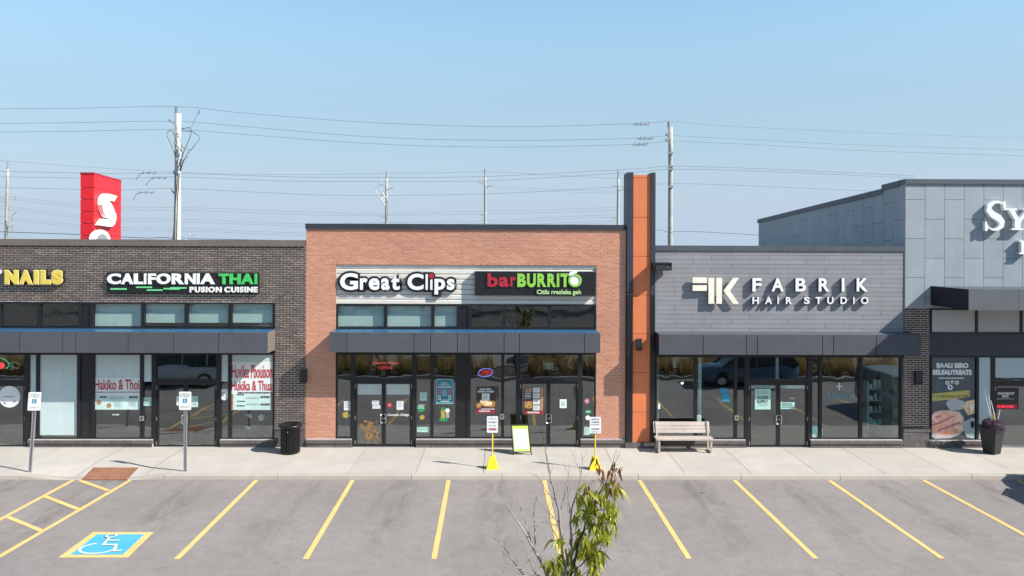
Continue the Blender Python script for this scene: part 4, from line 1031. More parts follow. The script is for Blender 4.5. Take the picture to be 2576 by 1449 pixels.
for x, y, a, c, ag, mt in ((350, 628, 62, 28, -.25, M_egg), (405, 640, 34, 36, .1, M_food1), (278, 658, 24, 26, 0, M_food1), (345, 650, 55, 20, -.2, M_food1)):
    p = P(*pt(qa, x, y), YP); k = .2604*YP/F
    MB().poly([(p.x+k*(a*math.cos(t)*math.cos(ag)-c*math.sin(t)*math.sin(ag)), p.z+k*(a*math.cos(t)*math.sin(ag)+c*math.sin(t)*math.cos(ag))) for t in [i*2*PI/18 for i in range(18)]], YP-.0055-random.uniform(0, .002), YP-.002).build('food_print', mt, b)
b = sheet('burger_poster', 'tall menu poster with a burger and four white cards on door', 'poster', qa(716, 480, 902, 742), M_brownp)
panel(b, 'red_band', qa(718, 712, 901, 741), YP-.004, .001, M_red); lines(b, qa(750, 718, 862, 735), 1, M_paper, L1-.001, .8, .02)
panel(b, 'spice_strip', qa(868, 482, 900, 706), YP-.004, .001, M_food3); panel(b, 'food_print', qa(724, 484, 790, 532), YP-.004, .001, M_food3)
for y in (484, 540, 598, 656): panel(b, 'white_card', qa(802, y, 866, y+48), YP-.004, .0015, M_paper); lines(b, qa(808, y+8, 860, y+42), 3, M_gink, L1-.0015, .45)
text(b, 'STUOO', qa(724, 556, 784, 578), L1, M_paper, .002, .04); lines(b, qa(724, 540, 785, 550), 1, M_paper, L1, .8); lines(b, qa(724, 584, 785, 598), 2, M_paper, L1, .4)
p = P(*pt(qa, 757, 650), YP); k = .2604*YP/F
for dz, rz, mt in ((18, 20, M_food1), (-20, 16, M_food1), (0, 8, M_grn), (-6, 6, M_olive)): MB().ell(p.x, p.z+dz*k, 40*k, rz*k, YP-.006-abs(dz)*.00005, YP-.003).build('burger_print', mt, b)
o = sheet('notice', 'small white framed sheet on the burrito door', 'notice', qa(1060, 597, 1127, 682), M_paper); panel(o, 'picture', qa(1074, 612, 1112, 664), YP-.004, .001, M_mint); lines(o, qa(1078, 634, 1106, 660), 3, M_gink, L1-.001, .5)
d = discthing('pink_sticker', 'round pink sticker on sidelight beside the burrito door', 'sticker', *pt(qa, 1323, 614), 6.4, M_pink); lines(d, qa(1308, 608, 1338, 622), 2, M_paper, L1, .5)
d = discthing('green_sticker', 'oval green sticker on sidelight beside the burrito door', 'sticker', *pt(qa, 1336, 718), 8.2, M_grn, 5.4); lines(d, qa(1316, 712, 1356, 724), 1, M_paper, L1, .8)
d = discthing('white_sticker', 'white half round sticker below the green oval sticker', 'sticker', *pt(qa, 1332, 775), 6.2, M_paper, 6.2)
o = sheet('notice', 'mint sheet low in sidelight behind the second pickup sign', 'notice', qa(1297, 866, 1350, 940), M_mint); lines(o, qa(1302, 876, 1345, 930), 5, M_gink, L1, .3)
# hanging lamps seen through the glass
p = P(1379, 918, YG+.5)
n = thing('pendant_lamp', 'pale drum pendant lamp hanging behind the burrito transom', 'pendant lamp', tuple(p))
MB().lathe(p.x, p.y, [(.17, p.z-.13), (.185, p.z+.08), (.20, p.z+.085), (.20, p.z+.10), (.06, p.z+.12)], 16).build('lamp_shade', M_shade, n, True); MB().tube([p+Vector((0, 0, .12)), p+Vector((0, 0, .7))], .008).build('cord', M_wire, n)
p = P(1715, 948, YG+.6)
n = thing('lantern_lamp', 'dark pendant lantern with lit bulb behind hair studio glass', 'pendant lamp', tuple(p))
MB().lathe(p.x, p.y, [(.05, p.z+.2), (.11, p.z+.1), (.11, p.z-.12), (.07, p.z-.2)], 10).build('lantern', M_lampb, n); MB().lathe(p.x, p.y-.06, [(.03, p.z-.23), (.045, p.z-.2), (.03, p.z-.17)], 8).build('bulb', M_bulb, n); MB().tube([p+Vector((0, 0, .2)), p+Vector((0, 0, .9))], .012).build('cord', M_lampb, n)
# hair studio glass
b = sheet('green_notice', 'pale green notice with dark writing taped on hair studio door', 'notice', (1899, 978.5, 1938.5, 1030), M_mint)
text(b, 'SOCIAL', (1904, 983, 1932, 991), L1, M_gink, .002, .0); text(b, 'GOODIES', (1905, 996, 1932, 1004), L1, M_ink, .002, .02); text(b, 'SUPPLY', (1905, 1006, 1932, 1014), L1, M_ink, .002, .02); lines(b, (1906, 1016, 1934, 1024), 2, M_gink, L1, .4)
o = sheet('notice', 'grey green sheet of small print on hair studio door', 'notice', (1964, 1012, 1999.5, 1029), M_mint); lines(o, (1966, 1014, 1998, 1027), 4, M_ink, L1, .5)
text(o, 'OPEN', (1986, 1000, 1999, 1004), YP, M_paper, .002, .02, 'white_lettering')
o = sheet('blue_notice', 'stepped blue sticker in hair studio window above the bench', 'sticker', (1815.5, 990, 1836, 1010), M_blue); panel(o, 'blue_top', (1811, 977, 1829, 989.8), YP, .0035, M_blue)
o = sheet('notice', 'white slip at the edge of hair studio glass behind bench', 'notice', (1655, 1015, 1661, 1029), M_paper)
o = sheet('notice', 'mint card standing behind the top of the bench', 'notice', (1751, 1044, 1764, 1068), M_mint); lines(o, (1753, 1048, 1762, 1062), 3, M_gink, L1, .4)
o = sheet('notice', 'mint sheet low in sidelight beyond the hair studio door', 'notice', (2039.5, 1072, 2057, 1099.5), M_mint)
n = sheet('floor_lamp_tube', 'short white upright tube standing inside hair studio window', 'lamp', (2066, 1076, 2070, 1100), M_white, .05, YG+.2)
q = zz(.2604, 1839.6, .2604, 830.2)
n = thing('window_lettering', 'faded grey blue lettering with a cross emblem on hair studio glass', 'decal', tuple(P(2114, 1007, YP)))
text(n, 'RISKJIK', q(920, 604, 1190, 680), YP, pm('faded_blue_print', (.16, .24, .28), .7), .003, .03); m = MB(); m.rect(R(*q(1038, 508, 1048, 584), YP-.003), YP-.003, YP); m.rect(R(*q(1015, 540, 1074, 549), YP-.0034), YP-.0034, YP-.0005); m.build('cross_emblem', M_paper, n)
# shelves of products inside the hair studio
p0, p1 = P(2178, 1095, YW+1.2), P(2262, 1095, YW+1.2)
n = thing('product_shelf', 'pale shelf unit with bottles inside the hair studio window', 'shelf', (p0.x, YW+1.2, PAV))
rg = random.Random(9)
for z in (.55, .95, 1.35, 1.75):
    MB().box(p0.x, p1.x, YW+1.0, YW+1.35, PAV+z-.02, PAV+z).build('shelf_board', M_film, n); m = MB(); x = p0.x+.05
    while x < p1.x-.1:
        w = rg.uniform(.05, .12); m.box(x, x+w, YW+1.05, YW+1.15, PAV+z+.001, PAV+z+rg.uniform(.12, .3)); x += w+rg.uniform(.02, .12)
    m.build('product', M_film if z in (.95, 1.75) else M_mint, n)['kind'] = 'stuff'
for x in (p0.x-.04, p1.x): MB().box(x, x+.04, YW+1.0, YW+1.35, PAV, PAV+2.0).build('upright', M_film, n)
# store window poster
q = zz(.3582, 2245.3, .3582, 717)
b = sheet('store_poster', 'tall slate poster of sliced ham reading BAALI BIRO BELEAUTRIIATE', 'poster', q(266, 498, 576, 1083), M_slatep, .006, YG-.012)
y1 = YG-.018
text(b, 'BAALI BIRO', q(308, 546, 532, 584), y1, M_paper, .002, .07); text(b, 'BELEAUTRIIATE', q(282, 594, 556, 632), y1, M_paper, .002, .07); lines(b, q(326, 650, 505, 664), 1, M_paper, y1, .6, .02)
for x, y, r in ((385, 686, 15), (418, 680, 12), (452, 685, 15), (405, 718, 19)):
    p = P(*pt(q, x, y), y1); k = .3582*y1/F; MB().ring(p.x, p.z, r*k, r*k, r*k*.55, y1-.003, y1+.001, 14).build('ring_emblem', M_paper, b)
for i, (t, mt) in enumerate((([(268, 764), (542, 738), (540, 788), (268, 818)], M_olive), ([(372, 830), (400, 800), (450, 800), (500, 815), (520, 850), (470, 880), (400, 876)], M_frost), ([(486, 850), (520, 815), (575, 805), (575, 900), (530, 915)], M_egg),
        ([(268, 930), (290, 895), (340, 880), (420, 878), (470, 890), (500, 930), (505, 1000), (470, 1050), (400, 1075), (300, 1080), (270, 1060)], M_frost), ([(268, 920), (300, 893), (340, 885), (400, 885), (460, 892), (490, 930), (488, 1000), (455, 1040), (380, 1060), (300, 1060), (272, 1020)], M_food2), ([(450, 1000), (490, 985), (500, 1020), (470, 1050)], M_egg), ([(500, 960), (560, 930), (576, 940), (576, 1080), (520, 1070), (495, 1010)], M_frostb), ([(545, 960), (573, 955), (573, 1000), (550, 1005)], M_sblack))):
    MB().poly([(P(*pt(q, x, y), y1).x, P(*pt(q, x, y), y1).z) for x, y in t], y1-.003-.0012*i, y1+.0005).build('food_print' if i else 'yellow_band', mt, b)
text(b, 'IT IS ORIGINAL BETTER', q(280, 774, 535, 790), y1-.003, M_ink, .0015, .0)
m = MB()
for t in ([(268, 980), (330, 960), (420, 915), (425, 925), (340, 970), (270, 992)], [(310, 1020), (400, 985), (470, 960), (474, 970), (400, 1000), (315, 1032)], [(300, 925), (340, 910), (345, 918), (305, 935)]): m.poly([(P(*pt(q, x, y), y1).x, P(*pt(q, x, y), y1).z) for x, y in t], y1-.0135, y1-.0125)
m.build('ham_fold', M_pink, b)
n = thing('lit_door_sign', 'dark door sign with white words and a red glowing bar', 'door sign', tuple(P(2532, 1042, YP)))
panel(n, 'plate', q(706, 722, 886, 872), YP, .003, M_sblack); text(n, 'OUR SLABACUT', q(738, 752, 855, 770), YP-.003, M_paper, .002, .04); text(n, 'PROS', q(770, 774, 815, 790), YP-.003, M_paper, .002, .04); lines(n, q(732, 796, 858, 808), 1, M_gink, YP-.003, .6, .02)
panel(n, 'red_bar', q(726, 838, 872, 868), YP-.003, .002, M_red); text(n, 'NIT BEAN CLASSIC', q(734, 846, 852, 860), YP-.005, M_nred, .001, .03)
# wall lamps
def wall_lamp(label, px, Y):
    p = P((px[0]+px[2])/2, px[3], Y); r = R(*px, Y-.13); t = thing('wall_lamp', label, 'wall lamp', (p.x, Y, p.z), 'black box wall lamps on the shop piers')
    MB().box(r[0], r[1], Y-.14, Y-.02, r[2], r[3]).build('housing', M_lampb, t); MB().box(r[0]+.03, r[1]-.03, Y-.02, Y-.0, r[2]+.1, r[3]-.1).build('back_plate', M_lampb, t)
    MB().box(r[0]+.02, r[1]-.02, Y-.12, Y-.03, r[2]-.004, r[2]).build('lens', M_frost, t)
wall_lamp('black box wall lamp where dark brick meets salmon brick', (755.5, 930, 770.5, 963), YW-.0); wall_lamp('black box wall lamp on the orange panels', (1601.3, 853, 1615, 882), YW-.045); wall_lamp('black box wall lamp on the dark brick pier near the store', (2303.5, 935.5, 2321.5, 967.7), YW)
# floodlight
r = R(1648, 663, 1687, 679, YW-.4); t = thing('floodlight', 'dark floodlight bracketed to the grey planks beside the pylon', 'floodlight', (r[0], YW, r[2]))
MB().hexa([(r[0], YW-.48, r[2]-.02), (r[1], YW-.48, r[2]-.02), (r[1], YW-.14, r[2]), (r[0], YW-.14, r[2])], [(r[0]+.02, YW-.44, r[2]+.13), (r[1]-.02, YW-.44, r[2]+.13), (r[1], YW-.14, r[3]), (r[0], YW-.14, r[3])]).build('housing', M_lampb, t)
MB().hexa([(r[0]+.05, YW-.482, r[2]-.0), (r[1]-.05, YW-.482, r[2]-.0), (r[1]-.05, YW-.482, r[2]+.02), (r[0]+.05, YW-.482, r[2]+.02)], [(r[0]+.06, YW-.449, r[2]+.12), (r[1]-.06, YW-.449, r[2]+.12), (r[1]-.06, YW-.445, r[2]+.121), (r[0]+.06, YW-.445, r[2]+.121)]).build('lens', M_black, t)
m = MB(); m.box(r[0]+.2, r[0]+.28, YW-.2, YW-.012, r[2]+.02, r[2]+.12); m.box(r[0]-.04, r[0]-.005, YW-.42, YW-.1, r[2]-.02, r[3]+.03); m.box(r[1]+.005, r[1]+.04, YW-.42, YW-.1, r[2]-.02, r[3]+.03); m.build('bracket', M_lampb, t)
for i in range(4): MB().box(r[0]+.04, r[1]-.04, YW-.36+i*.06, YW-.34+i*.06, r[3]-.02, r[3]+.035).build('cooling_fin', M_lampb, t)

# ================================================================== street furniture on the pavement
def on_pave(x, y): p = G(x, y, PAV); return Vector((p.x, p.y, ph(p.x, p.y)))
def rounded(x0, x1, z0, z1, r, y0, y1, mb=None):
    pts = []
    for cx, cz, a in ((x1-r, z1-r, 0), (x0+r, z1-r, PI/2), (x0+r, z0+r, PI), (x1-r, z0+r, 1.5*PI)):
        for i in range(5): pts.append((cx+r*math.cos(a+i*PI/8), cz+r*math.sin(a+i*PI/8)))
    return (mb or MB()).poly(pts, y0, y1)
def parking_sign(label, base, lean, zrot):
    t = thing('parking_sign', label, 'sign', tuple(base), 'accessible parking sign posts')
    H = 2.27; top = Vector((lean, 0, H)); k = 1/H
    m = MB()      # U channel post
    for x0, x1, y0, y1 in ((-.045, .045, .012, .02), (-.045, -.03, -.02, .012), (.03, .045, -.02, .012)):
        m.hexa([(x0, y0, -.1), (x1, y0, -.1), (x1, y1, -.1), (x0, y1, -.1)], [(x0+lean, y0, H), (x1+lean, y0, H), (x1+lean, y1, H), (x0+lean, y1, H)])
    m.build('post', M_metal, t, local=True)
    def sk(mb): mb.v = [(x*math.cos(zrot)-y*math.sin(zrot)+lean*z*k, x*math.sin(zrot)+y*math.cos(zrot), z) for x, y, z in mb.v]; return mb
    pl = sk(rounded(-.175, .175, 1.79, 2.32, .03, -.032, -.024)).build('sign_plate', M_white, t, local=True)
    sk(MB().box(-.062, .062, -.036, -.0322, 2.0, 2.12)).build('blue_symbol', M_blue, pl, local=True)
    sk(MB().ring(.0, 2.045, .035, .03, .012, -.04, -.0362, 14, 2.3, 6.6)).build('wheelchair_symbol', M_paper, pl, local=True)
    sk(MB().box(-.02, -.005, -.04, -.0362, 2.05, 2.1)).build('wheelchair_symbol', M_paper, pl, local=True)
    sk(put(MB(), 'PARKING', (-.14, .14, 2.225, 2.265), -.036, .003, .0)).build('lettering', M_gink, pl, local=True); sk(put(MB(), 'BY PERMIT', (-.14, .14, 2.165, 2.2), -.036, .003, .0)).build('lettering', M_gink, pl, local=True); sk(put(MB(), 'ONLY', (-.13, .13, 1.86, 1.9), -.036, .003, .0)).build('lettering', M_gink, pl, local=True)
    sk(MB().tube([(0, -.045, 2.28), (0, -.03, 2.28)], .01, 8)).build('bolt', M_metal, pl, local=True)
    return t
parking_sign('accessible parking sign on a leaning steel post near nail bar door', on_pave(75, 1187), .155, .06)
parking_sign('accessible parking sign on an upright steel post before the restaurant door', on_pave(466, 1186), .0, 0)
def pickup_sign(label, base, dark):
    t = thing('pickup_sign', label, 'sign', tuple(base), 'yellow based pickup signs')
    m = MB(); a, b, h = .175, .085, .345
    rr = lambda w, z: [(x, y, z) for x, y in ((-w, -w*.8), (w, -w*.8), (w, w*.8), (-w, w*.8))]
    m.hexa(rr(a, 0), rr(a*.97, .03)); m.hexa(rr(a*.96, .03), rr(b, h)); m.hexa(rr(b, h), rr(b*.72, h+.02)); m.build('base', M_ylw, t, local=True)
    MB().tube([(0, 0, h), (0, 0, 1.16)], .021, 10).build('pole', M_ylw, t, local=True)
    pl = rounded(-.165, .165, 1.06, 1.545, .025, -.034, -.024).build('sign_plate', M_white, t, local=True)
    for s_, z0, z1, mt, bd in ((('PICKUP', 1.455, 1.49, M_gink, 0), ('10 MIN', 1.345, 1.40, M_gink, .03), ('CURB', 1.26, 1.29, M_gink, 0), ('ORDERS', 1.13, 1.20, M_redink, .03)) if not dark else (('PICK UP', 1.46, 1.495, M_ink, .02), ('CURBSIDE', 1.37, 1.42, M_gink, .03), ('10 MINUTES', 1.30, 1.34, M_gink, 0), ('ORDERS', 1.165, 1.22, M_gink, .03), ('ONLY', 1.09, 1.13, M_gink, 0))):
        put(MB(), s_, (-.12, .12, z0, z1), -.038, .003, bd).build('lettering', mt, pl, local=True)
    MB().tube([(0, -.045, 1.52), (0, -.03, 1.52)], .008, 8).build('bolt', M_metal, pl, local=True)
    return t
pickup_sign('yellow based pickup sign with red lower words beside the sandwich board', on_pave(1238.5, 1178), 0)
pickup_sign('yellow based pickup sign with grey words behind the small tree', on_pave(1497, 1180), 1)
# sandwich board
c = on_pave(1312, 1139.5); t = thing('sandwich_board', 'lime and white sandwich board with black frame by the burrito door', 'sandwich board', tuple(c))
t.rotation_euler = (0, 0, .03); w, h, tl_ = .28, .90, .17
def sideframe(s, nm):
    y0 = -.16*s; m = MB(); tp = Vector((0, -.015*s, h))
    def bar(a, b, r=.014): m.tube([a, b], r, 6)
    A, B = Vector((-w+.02, y0-.06*s, 0)), Vector((w+.02, y0-.06*s, 0)); A1, B1 = Vector((-w-.06, -.015*s, h)), Vector((w-.06, -.015*s, h))
    bar(A, A1, .019); bar(B, B1, .019); bar(A1, B1); bar(A*.9+A1*.1, B*.9+B1*.1)
    fr = m.build(nm, M_lampb, t, local=True)
    q = lambda u, v, o: (A*(1-u)+B*u)*(1-v)+(A1*(1-u)+B1*u)*v+Vector((0, -.012*s*o, 0))
    def pnl(u0, u1, v0, v1, o, mt, n): 
        MB().hexa([q(u0, v0, o), q(u1, v0, o), q(u1, v1, o), q(u0, v1, o)], [q(u0, v0, o-.6), q(u1, v0, o-.6), q(u1, v1, o-.6), q(u0, v1, o-.6)]).build(n, mt, fr, local=True)
    pnl(.05, .95, .10, .965, .5, M_lbox, 'poster')
    if s > 0:
        pnl(.09, .91, .20, .86, .8, M_paper, 'white_field')
        for v0, v1, u0, u1 in ((.52, .56, .32, .68), (.57, .60, .38, .62), (.46, .49, .25, .75), (.33, .36, .3, .6), (.72, .75, .2, .5), (.12, .15, .1, .25), (.12, .15, .7, .9)): pnl(u0, u1, v0, v1, 1.0, M_mint, 'print_stroke')
    return fr
sideframe(1, 'front_frame'); sideframe(-1, 'rear_frame')
# litter bin
c = on_pave(730.5, 1139); t = thing('litter_bin', 'round black slatted litter bin beside the dark brick pier', 'litter bin', tuple(c))
MB().lathe(0, 0, [(.255, .05), (.255, .80), (.24, .80)], 24).build('liner', M_binb, t, local=True)
sl_ = MB().hexa([(-.021, -.012, 0), (.021, -.012, 0), (.021, 0, 0), (-.021, 0, 0)], [(-.021, -.012, .70), (.021, -.012, .70), (.021, 0, .70), (-.021, 0, .70)]).mesh('slat', M_binb)
for i in range(26):
    a = 2*PI*i/26; o = link('slat', sl_, t, (.288*math.sin(a), -.288*math.cos(a), .055)); o.rotation_euler = (0, 0, a)
for z, r in ((.035, .30), (.77, .305)): MB().lathe(0, 0, [(r-.03, z), (r, z), (r, z+.045), (r-.03, z+.045)], 28).build('band', M_binb, t, local=True)
MB().lathe(0, 0, [(.31, .83), (.365, .845), (.375, .88), (.36, .91), (.30, .925), (.17, .905), (.15, .86)], 28).build('rim', M_binb, t, True, local=True)
m = MB()
for i in range(20):
    a = 2*PI*i/20; m.tube([(.30*math.cos(a), .30*math.sin(a), .80), (.35*math.cos(a), .35*math.sin(a), .86)], .01, 4)
m.build('rim_bar', M_binb, t, local=True)
MB().tube([(0, -.31, .73), (0, -.318, .73)], .02, 10).build('badge', M_silver, t, local=True)
# bench
c = on_pave(1722, 1138.5); t = thing('park_bench', 'taupe slatted bench in front of the hair studio window', 'bench', tuple(c)); w = .92
for i in range(3):
    z0 = .55+i*.115; y0 = .33+i*.035
    MB().hexa([(-w, y0, z0), (w-.02, y0, z0), (w-.02, y0+.03, z0), (-w, y0+.03, z0)], [(-w, y0+.03, z0+.105), (w-.02, y0+.03, z0+.105), (w-.02, y0+.06, z0+.105), (-w, y0+.06, z0+.105)]).build('back_slat', M_bench, t, local=True)
for i in range(4): MB().box(-w, w, -.13+i*.115, -.13+i*.115+.105, .415, .455).build('seat_slat', M_bench, t, local=True)
for x in (-w+.06, w-.12):
    m = MB(); m.box(x, x+.06, -.11, -.05, 0, .41); m.box(x, x+.06, .26, .32, 0, .415); m.box(x, x+.06, -.05, .26, .02, .07); m.box(x, x+.06, -.05, .26, .35, .41)
    m.hexa([(x+.005, .265, .42), (x+.055, .265, .42), (x+.055, .32, .42), (x+.005, .32, .42)], [(x+.005, .40, .90), (x+.055, .40, .90), (x+.055, .45, .90), (x+.005, .45, .90)])
    m.build('leg_frame', M_bench, t, local=True)
# planter
c = on_pave(2495, 1140); t = thing('tall_planter', 'tall tapered black planter with purple foliage and white sticks', 'planter', tuple(c)); t.rotation_euler = (0, 0, .5)
rq = lambda a, z: [(-a, -a, z), (a, -a, z), (a, a, z), (-a, a, z)]
m = MB(); m.hexa(rq(.175, 0), rq(.265, .84)); m.hexa(rq(.275, .84), rq(.275, .88)); m.build('pot', M_planter, t, local=True)
m = MB()
for i in range(520):
    a = random.uniform(0, 6.28); r = .36*math.sqrt(random.random()); z = .90+.22*(1-(r/.38)**2)*random.random()-.10*(r > .27)
    p = Vector((r*math.cos(a), r*math.sin(a), z)); d = Vector((random.uniform(-1, 1), random.uniform(-1, 1), random.uniform(-.4, 1))).normalized()*.05; e = d.cross(Vector((random.uniform(-1, 1), random.uniform(-1, 1), .3))).normalized()*.025
    m.add([p-d, p+e, p+d, p-e], [(0, 1, 2, 3)])
m.build('foliage', M_purple, t, fix=False, local=True)['kind'] = 'stuff'
for (x0, z0, x1, z1, y) in ((.02, .95, -.22, 2.02, .05), (.08, .95, -.09, 1.70, -.08), (.14, .95, .26, 1.40, .0), (-.02, .95, -.12, 1.86, -.02)):
    ca, sa = math.cos(-.5), math.sin(-.5)
    rot = lambda x, y: (x*ca-y*sa, x*sa+y*ca)
    MB().tube([(*rot(x0, y), z0), (*rot((x0+x1)/2+.01, y), (z0+z1)/2), (*rot(x1, y), z1)], [.019, .016, .012], 6).build('white_stick', M_wstick, t, local=True)
m = MB()
for i in range(14):
    a = random.uniform(-.6, .6); p = Vector((.06, 0, .95)); d = Vector((math.sin(a)*.3, random.uniform(-.1, .1), .36)); e = Vector((.02, 0, 0)); m.add([p-e, p+e, p+d], [(0, 1, 2)])
m.build('spike_leaf', M_leaf, t, fix=False, local=True)

# ================================================================== beyond the roofs: pylon sign, poles, wires, street lamp
D1, D2 = 47.0, 83.0
# red pylon sign, side turned a little
c0 = P(236.5, 437, 35.0); c1d = ray(305, 456)
ztop = c0.z; t_ = (ztop-EYE.z)/c1d.z; c1 = EYE+c1d*t_; c1.z = ztop
u = Vector((c1.x-c0.x, c1.y-c0.y, 0)); Lp = u.length; u.normalize(); nrm = Vector((u.y, -u.x, 0))
if nrm.y > 0 and nrm.x < 0: nrm = -nrm
t = thing('red_pylon_sign', 'tall red pylon sign with white emblem behind the dark brick shop', 'sign', (c0.x, c0.y, 0))
wl_ = P(202.5, 437, 35.0); fw = (c0-wl_).length; uf = Vector((-1, 0, 0))
zj = [FZ(y, 236, 35.0) for y in (437, 472, 501.5, 532, 562.5, 593, 625, 660)]
def quadbox(a, b, n, z0, z1, th):
    a, b = Vector(a), Vector(b)
    return MB().hexa([(a.x, a.y, z0), (b.x, b.y, z0), (b.x, b.y, z1), (a.x, a.y, z1)], [(a.x+n.x*th, a.y+n.y*th, z0), (b.x+n.x*th, b.y+n.y*th, z0), (b.x+n.x*th, b.y+n.y*th, z1), (a.x+n.x*th, a.y+n.y*th, z1)])
ins = Vector((0, .0, 0))
a0 = c0+uf*fw
core = MB().hexa([(a0.x+.03, c0.y+.03, .2), (c0.x-.03, c0.y+.03, .2), (c1.x-.03, c1.y-.02, .2), (a0.x+(c1.x-c0.x)+.03, c1.y-.02, .2)], [(a0.x+.03, c0.y+.03, ztop-.02), (c0.x-.03, c0.y+.03, ztop-.02), (c1.x-.03, c1.y-.02, ztop-.02), (a0.x+(c1.x-c0.x)+.03, c1.y-.02, ztop-.02)]).build('core', M_red, t)
for a, b in zip(zj, zj[1:]):
    quadbox(a0, c0-Vector((.002, 0, 0)), Vector((0, -1, 0)), b+.015, a-.015 if a != zj[0] else a, -.03).build('front_panel', M_pylon, t)
    quadbox(c0+u*.032, c1, nrm, b+.015, a-.015 if a != zj[0] else a, -.035).build('face_panel', M_pylon, t)
MB().hexa([(a0.x-.02, a0.y-.03, ztop), (c0.x+.03, c0.y-.03, ztop), (c1.x+.03, c1.y, ztop), (a0.x+(c1.x-c0.x)-.02, c1.y, ztop)], [(a0.x-.02, a0.y-.03, ztop+.06), (c0.x+.03, c0.y-.03, ztop+.06), (c1.x+.03, c1.y, ztop+.06), (a0.x+(c1.x-c0.x)-.02, c1.y, ztop+.06)]).build('top_flashing', M_red, t)
def onface(x, y, off=0.0):
    X, Y = (200+x/6.5875)*.9434, (440+y/6.5875)*.9434; d = ray(X, Y); o = c0+nrm*off
    return EYE+d*((o-EYE).dot(nrm)/d.dot(nrm))
def facepoly(pts, off, th, name, mat):
    v = [onface(x, y, off) for x, y in pts]; n = len(v)
    return MB().add(v+[p-nrm*th for p in v], [tuple(range(n)), tuple(range(2*n-1, n-1, -1))]+[(i, (i+1) % n, (i+1) % n+n, i+n) for i in range(n)]).build(name, mat, t)
ES = [(745, 548), (690, 642), (640, 630), (590, 628), (625, 655), (655, 700), (685, 770), (705, 838), (725, 850), (729, 905), (722, 975), (700, 1040), (670, 1072), (630, 1085), (560, 1078), (430, 1055), (505, 945), (560, 955), (605, 950), (560, 925), (525, 870), (495, 790), (478, 700), (478, 620), (500, 555), (530, 517), (575, 502), (640, 515)]
facepoly(ES, .22, .2, 'emblem', M_white)
kc = Vector((455, 1330))
facepoly([(kc.x+172*math.cos(i*PI/12), kc.y-195*math.sin(i*PI/12)) for i in range(24)], .12, .1, 'disc_emblem', M_white)
facepoly([(kc.x+28+95*math.cos(i*PI/12), kc.y-118*math.sin(i*PI/12)) for i in range(24)], .16, .03, 'disc_core', M_grayc)

def pole(label, px, pytop, Y, w0, w1, lean=0, mat=None, group='weathered wooden utility poles behind the shops'):
    top = P(px, pytop, Y); t = thing('utility_pole', label, 'utility pole', (top.x+lean, Y, -.03), group)
    H = top.z; n = 9
    pts = [(top.x+lean*(1-i/n), Y, -.03+(H+.03)*i/n) for i in range(n+1)]
    MB().tube(pts, [w0*(1-i/n)+w1*i/n for i in range(n+1)], 10).build('pole_shaft', mat or M_pole, t, True)
    return t, top
def brackets(t, X, Y, z, s=1, L=.55):
    MB().tube([(X, Y, z-.22), (X+s*L, Y-.05, z)], .035, 5).build('arm', M_ins, t)
    MB().lathe(X+s*L, Y-.05, [(.05, z), (.075, z+.03), (.05, z+.06), (.075, z+.09), (.04, z+.14)], 8).build('insulator', M_ins, t)
def pins(t, X, Y, z, h=.55):
    m = MB(); pr = []
    for i in range(6): pr += [(.05, z+h*i/6), (.10, z+h*(i+.4)/6)]
    pr.append((.04, z+h)); m.lathe(X, Y, pr, 10); m.build('insulator', M_ins, t)
# near pole with its cable loops
t, top = pole('thick wooden pole hung with looping cables beside red pylon sign', 449, 286, D1, .27, .155, -.1, M_polew); X = top.x
pins(t, X-.12, D1-.05, top.z, .42); MB().tube([(X-.14, D1-.15, top.z+.0), (X-.14, D1-.15, top.z-5)], .03, 5).build('riser_pipe', M_ins, t)
brackets(t, X-.05, D1-.1, P(443, 305, D1).z-.02, -1, .42)
q = zz(.2604, 0, .2604, 0)
def z3(x, y): return ((420+x/3.625)*.9434, (260+y/3.6225)*.9434)
for pts, r, nm in (([(405, 135), (385, 165), (350, 235), (335, 275), (305, 295), (250, 297), (228, 290)], .016, 'jumper_cable'), ([(228, 305), (300, 290), (328, 310), (320, 370), (290, 440), (270, 500), (250, 530)], .02, 'jumper_cable'), ([(240, 320), (340, 330), (400, 370), (405, 410), (370, 445), (330, 500), (300, 530), (260, 600), (225, 690)], .02, 'jumper_cable'),
        ([(185, 440), (150, 330), (125, 315), (95, 335), (92, 370), (130, 450), (150, 500), (180, 600), (205, 700)], .02, 'jumper_cable'), ([(165, 420), (178, 500), (175, 650), (200, 720)], .03, 'riser_cable'), ([(250, 530), (230, 600), (215, 710)], .035, 'riser_cable'), ([(290, 560), (250, 610), (220, 715)], .04, 'riser_cable'), ([(190, 470), (240, 525)], .03, 'riser_cable'),
        ([(200, 730), (185, 900), (170, 1060), (160, 1240), (150, 1375)], .03, 'riser_cable'), ([(212, 730), (196, 960), (188, 1200), (184, 1375)], .03, 'riser_cable'), ([(180, 740), (176, 960), (158, 1375)], .025, 'riser_cable')):
    MB().tube(pxs([z3(x, y) for x, y in pts], D1-.32), r, 5).build(nm, M_dwire if r > .018 else M_wire, t)
for x, y in ((235, 470), (262, 495), (308, 515), (168, 435), (285, 565), (405, 135)): 
    p = P(*z3(x, y), D1-.33); MB().box(p.x-.05, p.x+.05, p.y-.05, p.y+.05, p.z-.1, p.z+.1).build('cutout_switch', M_ins, t)
for x, y in ((150, 705), (130, 885), (150, 1330)):
    p = P(*z3(x, y), D1-.2); MB().tube([p, (X-.12, D1-.1, p.z-.35)], .04, 5).build('arm', M_ins, t)
